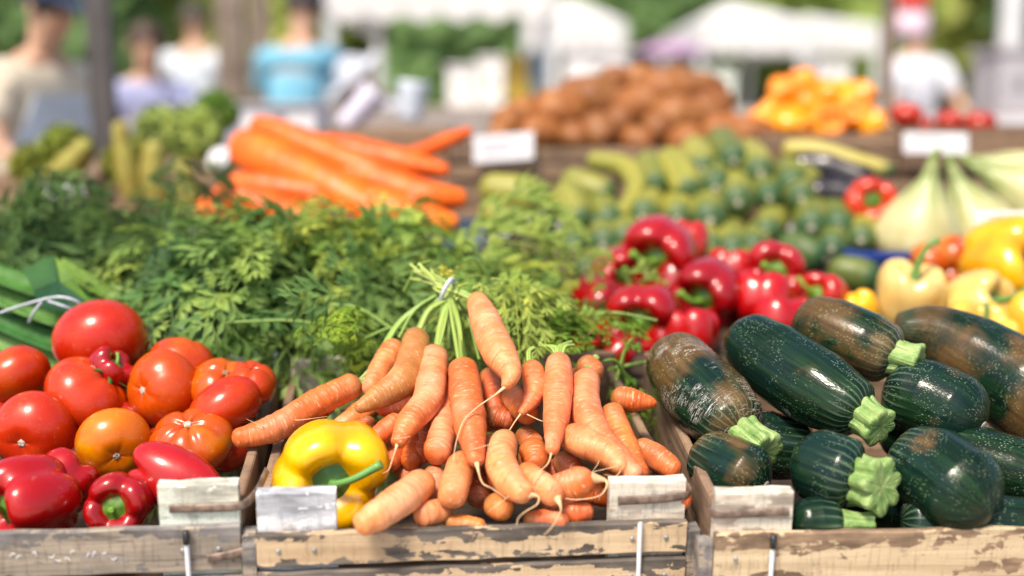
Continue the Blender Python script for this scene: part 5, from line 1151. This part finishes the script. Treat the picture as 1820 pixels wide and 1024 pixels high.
back_stall('table of the stall behind the amber peppers', 1400, 1900, 205, 5.3, 1.2, (.62, .62, .66))
back_stall('table of the stall behind the leafy heap', 60, 520, 215, 5.1, 1.0, (.42, .40, .50))
def banner(label, px, y0, y1, wpx, Y, col, col2):
    p, b = at(px, y0, Y), at(px, y1, Y); s = size(wpx, p); t = thing('banner', label, 'banner', (p[0], Y, 0))
    V, F, uv = tube([(0, 0, 0), (0, 0, p[2] + .1)], [0, 1], [.02, .018], 8); mk('pole', V, F, 'obj', t, uv=uv, col=(.7, .7, .72))
    for nm, z0, z1, c in (('upper_panel', p[2], p[2] * .55 + b[2] * .45, col), ('lower_panel', p[2] * .55 + b[2] * .45 - .004, b[2], col2)):
        V = []; n = 9
        for i in range(n):
            for z in (z0, z1): V += [(.022 + s * i / (n - 1), .03 * math.sin(i * .9), z), (.022 + s * i / (n - 1), .03 * math.sin(i * .9) + .004, z)]
        F = []
        for i in range(n - 1): a = i * 4; b_ = a + 4; F += [[a, a + 2, b_ + 2, b_], [b_ + 1, b_ + 3, a + 3, a + 1], [a, b_, b_ + 1, a + 1], [a + 3, b_ + 3, b_ + 2, a + 2]]
        mk(nm, V, F, 'cloth', t, col=c)
banner('red banner with a pale lower half right of the thin post', 1590, -20, 70, 60, 7.5, (.58, .06, .05), (.72, .55, .66))
def column(label, px, wpx, Y):
    p = at(px, 100, Y); s = size(wpx, p) / 2; t = thing('column', label, 'column', (p[0], Y, 0))
    V, F, uv = tube([(0, 0, .2), (0, 0, 3.2)], np.linspace(0, 1, 6), np.full(6, s), 20); mk('shaft', V, F, 'obj', t, uv=uv, col=(.62, .62, .64))
    for z in (0, 3.2): V, F = boxV(-s * 1.3, s * 1.3, -s * 1.3, s * 1.3, z, z + .2); mk('plinth' if z == 0 else 'capital', V, F, 'obj', t, smooth=False, col=(.6, .6, .62))
column('white round column near the right edge', 1795, 42, 9.0)

# ------------------------------------------------------------------ trees behind the market
def tree(label, x, Y, H, r, col, nleaf=5200, name='broadleaf_tree', low=.18, leaf=.30):
    t = thing(name, label, 'tree', (x, Y, 0), 'trees behind the market'); rr = random.Random(int(x * 31 + Y * 7))
    P = [(0, 0, 0), (.1, .05, H * .25), (-.05, 0, H * .55), (.05, 0, H * .8)]; V, F, uv = tube(P, np.linspace(0, 1, 10), H * np.linspace(.032, .008, 10), 10); mk('trunk', V, F, 'bark', t, uv=uv)
    cl = []
    for k in range(9):
        a = k * 2.4; b = (.3 + .5 * rr.random()) * H; e = np.array([math.cos(a) * r * rr.uniform(.4, .8), math.sin(a) * r * rr.uniform(.4, .8), b + H * rr.uniform(.08, .25)]); cl.append((e, r * rr.uniform(.35, .55)))
        V, F, uv = tube([(0, 0, b * .7), e * .5 + np.array([0, 0, b * .45]), e], np.linspace(0, 1, 6), H * np.linspace(.011, .003, 6), 6); mk('limb', V, F, 'bark', t, uv=uv)
    for k in range(22): cl.append((np.array([rr.uniform(-.8, .8) * r, rr.uniform(-.8, .8) * r, H * rr.uniform(low, .95)]), r * rr.uniform(.28, .5)))
    w_ = np.array([c[1] ** 2 for c in cl]); w_ /= w_.sum(); idx = rng.choice(len(cl), nleaf, p=w_)
    d = rng.normal(size=(nleaf, 3)); d /= np.linalg.norm(d, axis=1)[:, None]; rad = rng.uniform(.35, 1.05, nleaf) ** .6
    cen = np.array([cl[i][0] for i in idx]) + d * (np.array([cl[i][1] for i in idx]) * rad)[:, None]; cen[:, 2] = np.maximum(cen[:, 2], .15)
    nn = rng.normal(size=(nleaf, 3)) * .6 + np.array([-.25, -.6, .8]); u = np.cross(nn, rng.normal(size=(nleaf, 3))); u /= np.linalg.norm(u, axis=1)[:, None]; v = np.cross(nn, u); v /= np.linalg.norm(v, axis=1)[:, None]; s = leaf * rng.uniform(.6, 1.3, nleaf)[:, None]
    V = np.stack([cen - u * s, cen - v * s * .55, cen + u * s, cen + v * s * .55], 1).reshape(-1, 3); F = np.arange(nleaf * 4).reshape(-1, 4)
    mk('crown', V, F, 'tree', t, col=col, kind='stuff', smooth=False)
Lg, Mg, Dg = (.58, .64, .22), (.42, .54, .16), (.22, .36, .15)
for lab, x, Y, H, r, col in [
    ('dark green tree behind the person in the cream shirt', -7.2, 17, 8, 2.6, Dg), ('light green tree behind the lavender shirt', -5.2, 20, 9, 3.0, Lg), ('light tree behind the thick brown post', -3.4, 24, 10, 3.2, Lg),
    ('mid green tree under the wide white canopy', -.9, 19, 8, 2.6, Mg), ('dark tree right of the wide canopy', .4, 16, 7, 2.2, Dg), ('bright green tree above the white tent in the middle', 2.1, 21, 9, 3.0, Lg), ('mid green tree behind the purple parasol', 3.6, 18, 8, 2.6, Mg),
    ('bright yellow green tree above the large white tent', 6.2, 22, 9, 3.2, Lg), ('light tree behind the thin post', 8.6, 24, 10, 3.2, Lg), ('light green tree right of the red banner', 9.6, 19, 8, 2.6, Lg), ('dark leafy tree near the white column', 6.4, 13.5, 3.0, 1.0, Dg), ('tree closing the view at the far right', 12.5, 22, 9, 3.0, Mg), ('tree closing the view at the far left', -10.5, 22, 9, 3.0, Mg)]:
    tree(lab, x, Y, H * .52 if H > 4 else H, r * .85, col)
def hedge(label, x0, x1, Y, H, col):
    n = 22000; t = thing('hedge', label, 'hedge', ((x0 + x1) / 2, Y, 0)); cen = np.stack([rng.uniform(x0, x1, n) - (x0 + x1) / 2, rng.uniform(-.5, .5, n), rng.uniform(.05, H, n) + .2 * np.sin(rng.uniform(0, 6, n))], 1); cen[:, 2] = np.abs(cen[:, 2])
    nn = rng.normal(size=(n, 3)) * .6 + np.array([-.25, -.6, .8]); u = np.cross(nn, rng.normal(size=(n, 3))); u /= np.linalg.norm(u, axis=1)[:, None]; v = np.cross(nn, u); v /= np.linalg.norm(v, axis=1)[:, None]; s = .30
    V = np.stack([cen - u * s, cen - v * s * .6, cen + u * s, cen + v * s * .6], 1).reshape(-1, 3); mk('foliage', V, np.arange(n * 4).reshape(-1, 4), 'tree', t, col=col, kind='stuff', smooth=False)
    for x in np.linspace(x0 + .5, x1 - .5, 8): V, F, uv = tube([(x - (x0 + x1) / 2, 0, 0), (x - (x0 + x1) / 2 + .05, 0, H * .8)], [0, .5, 1], [.04, .03, .01], 6); mk('stem', V, F, 'bark', t, uv=uv)
hedge('long tall green hedge behind the trees at the back', -15, 15, 27, 4.4, (.54, .62, .20))
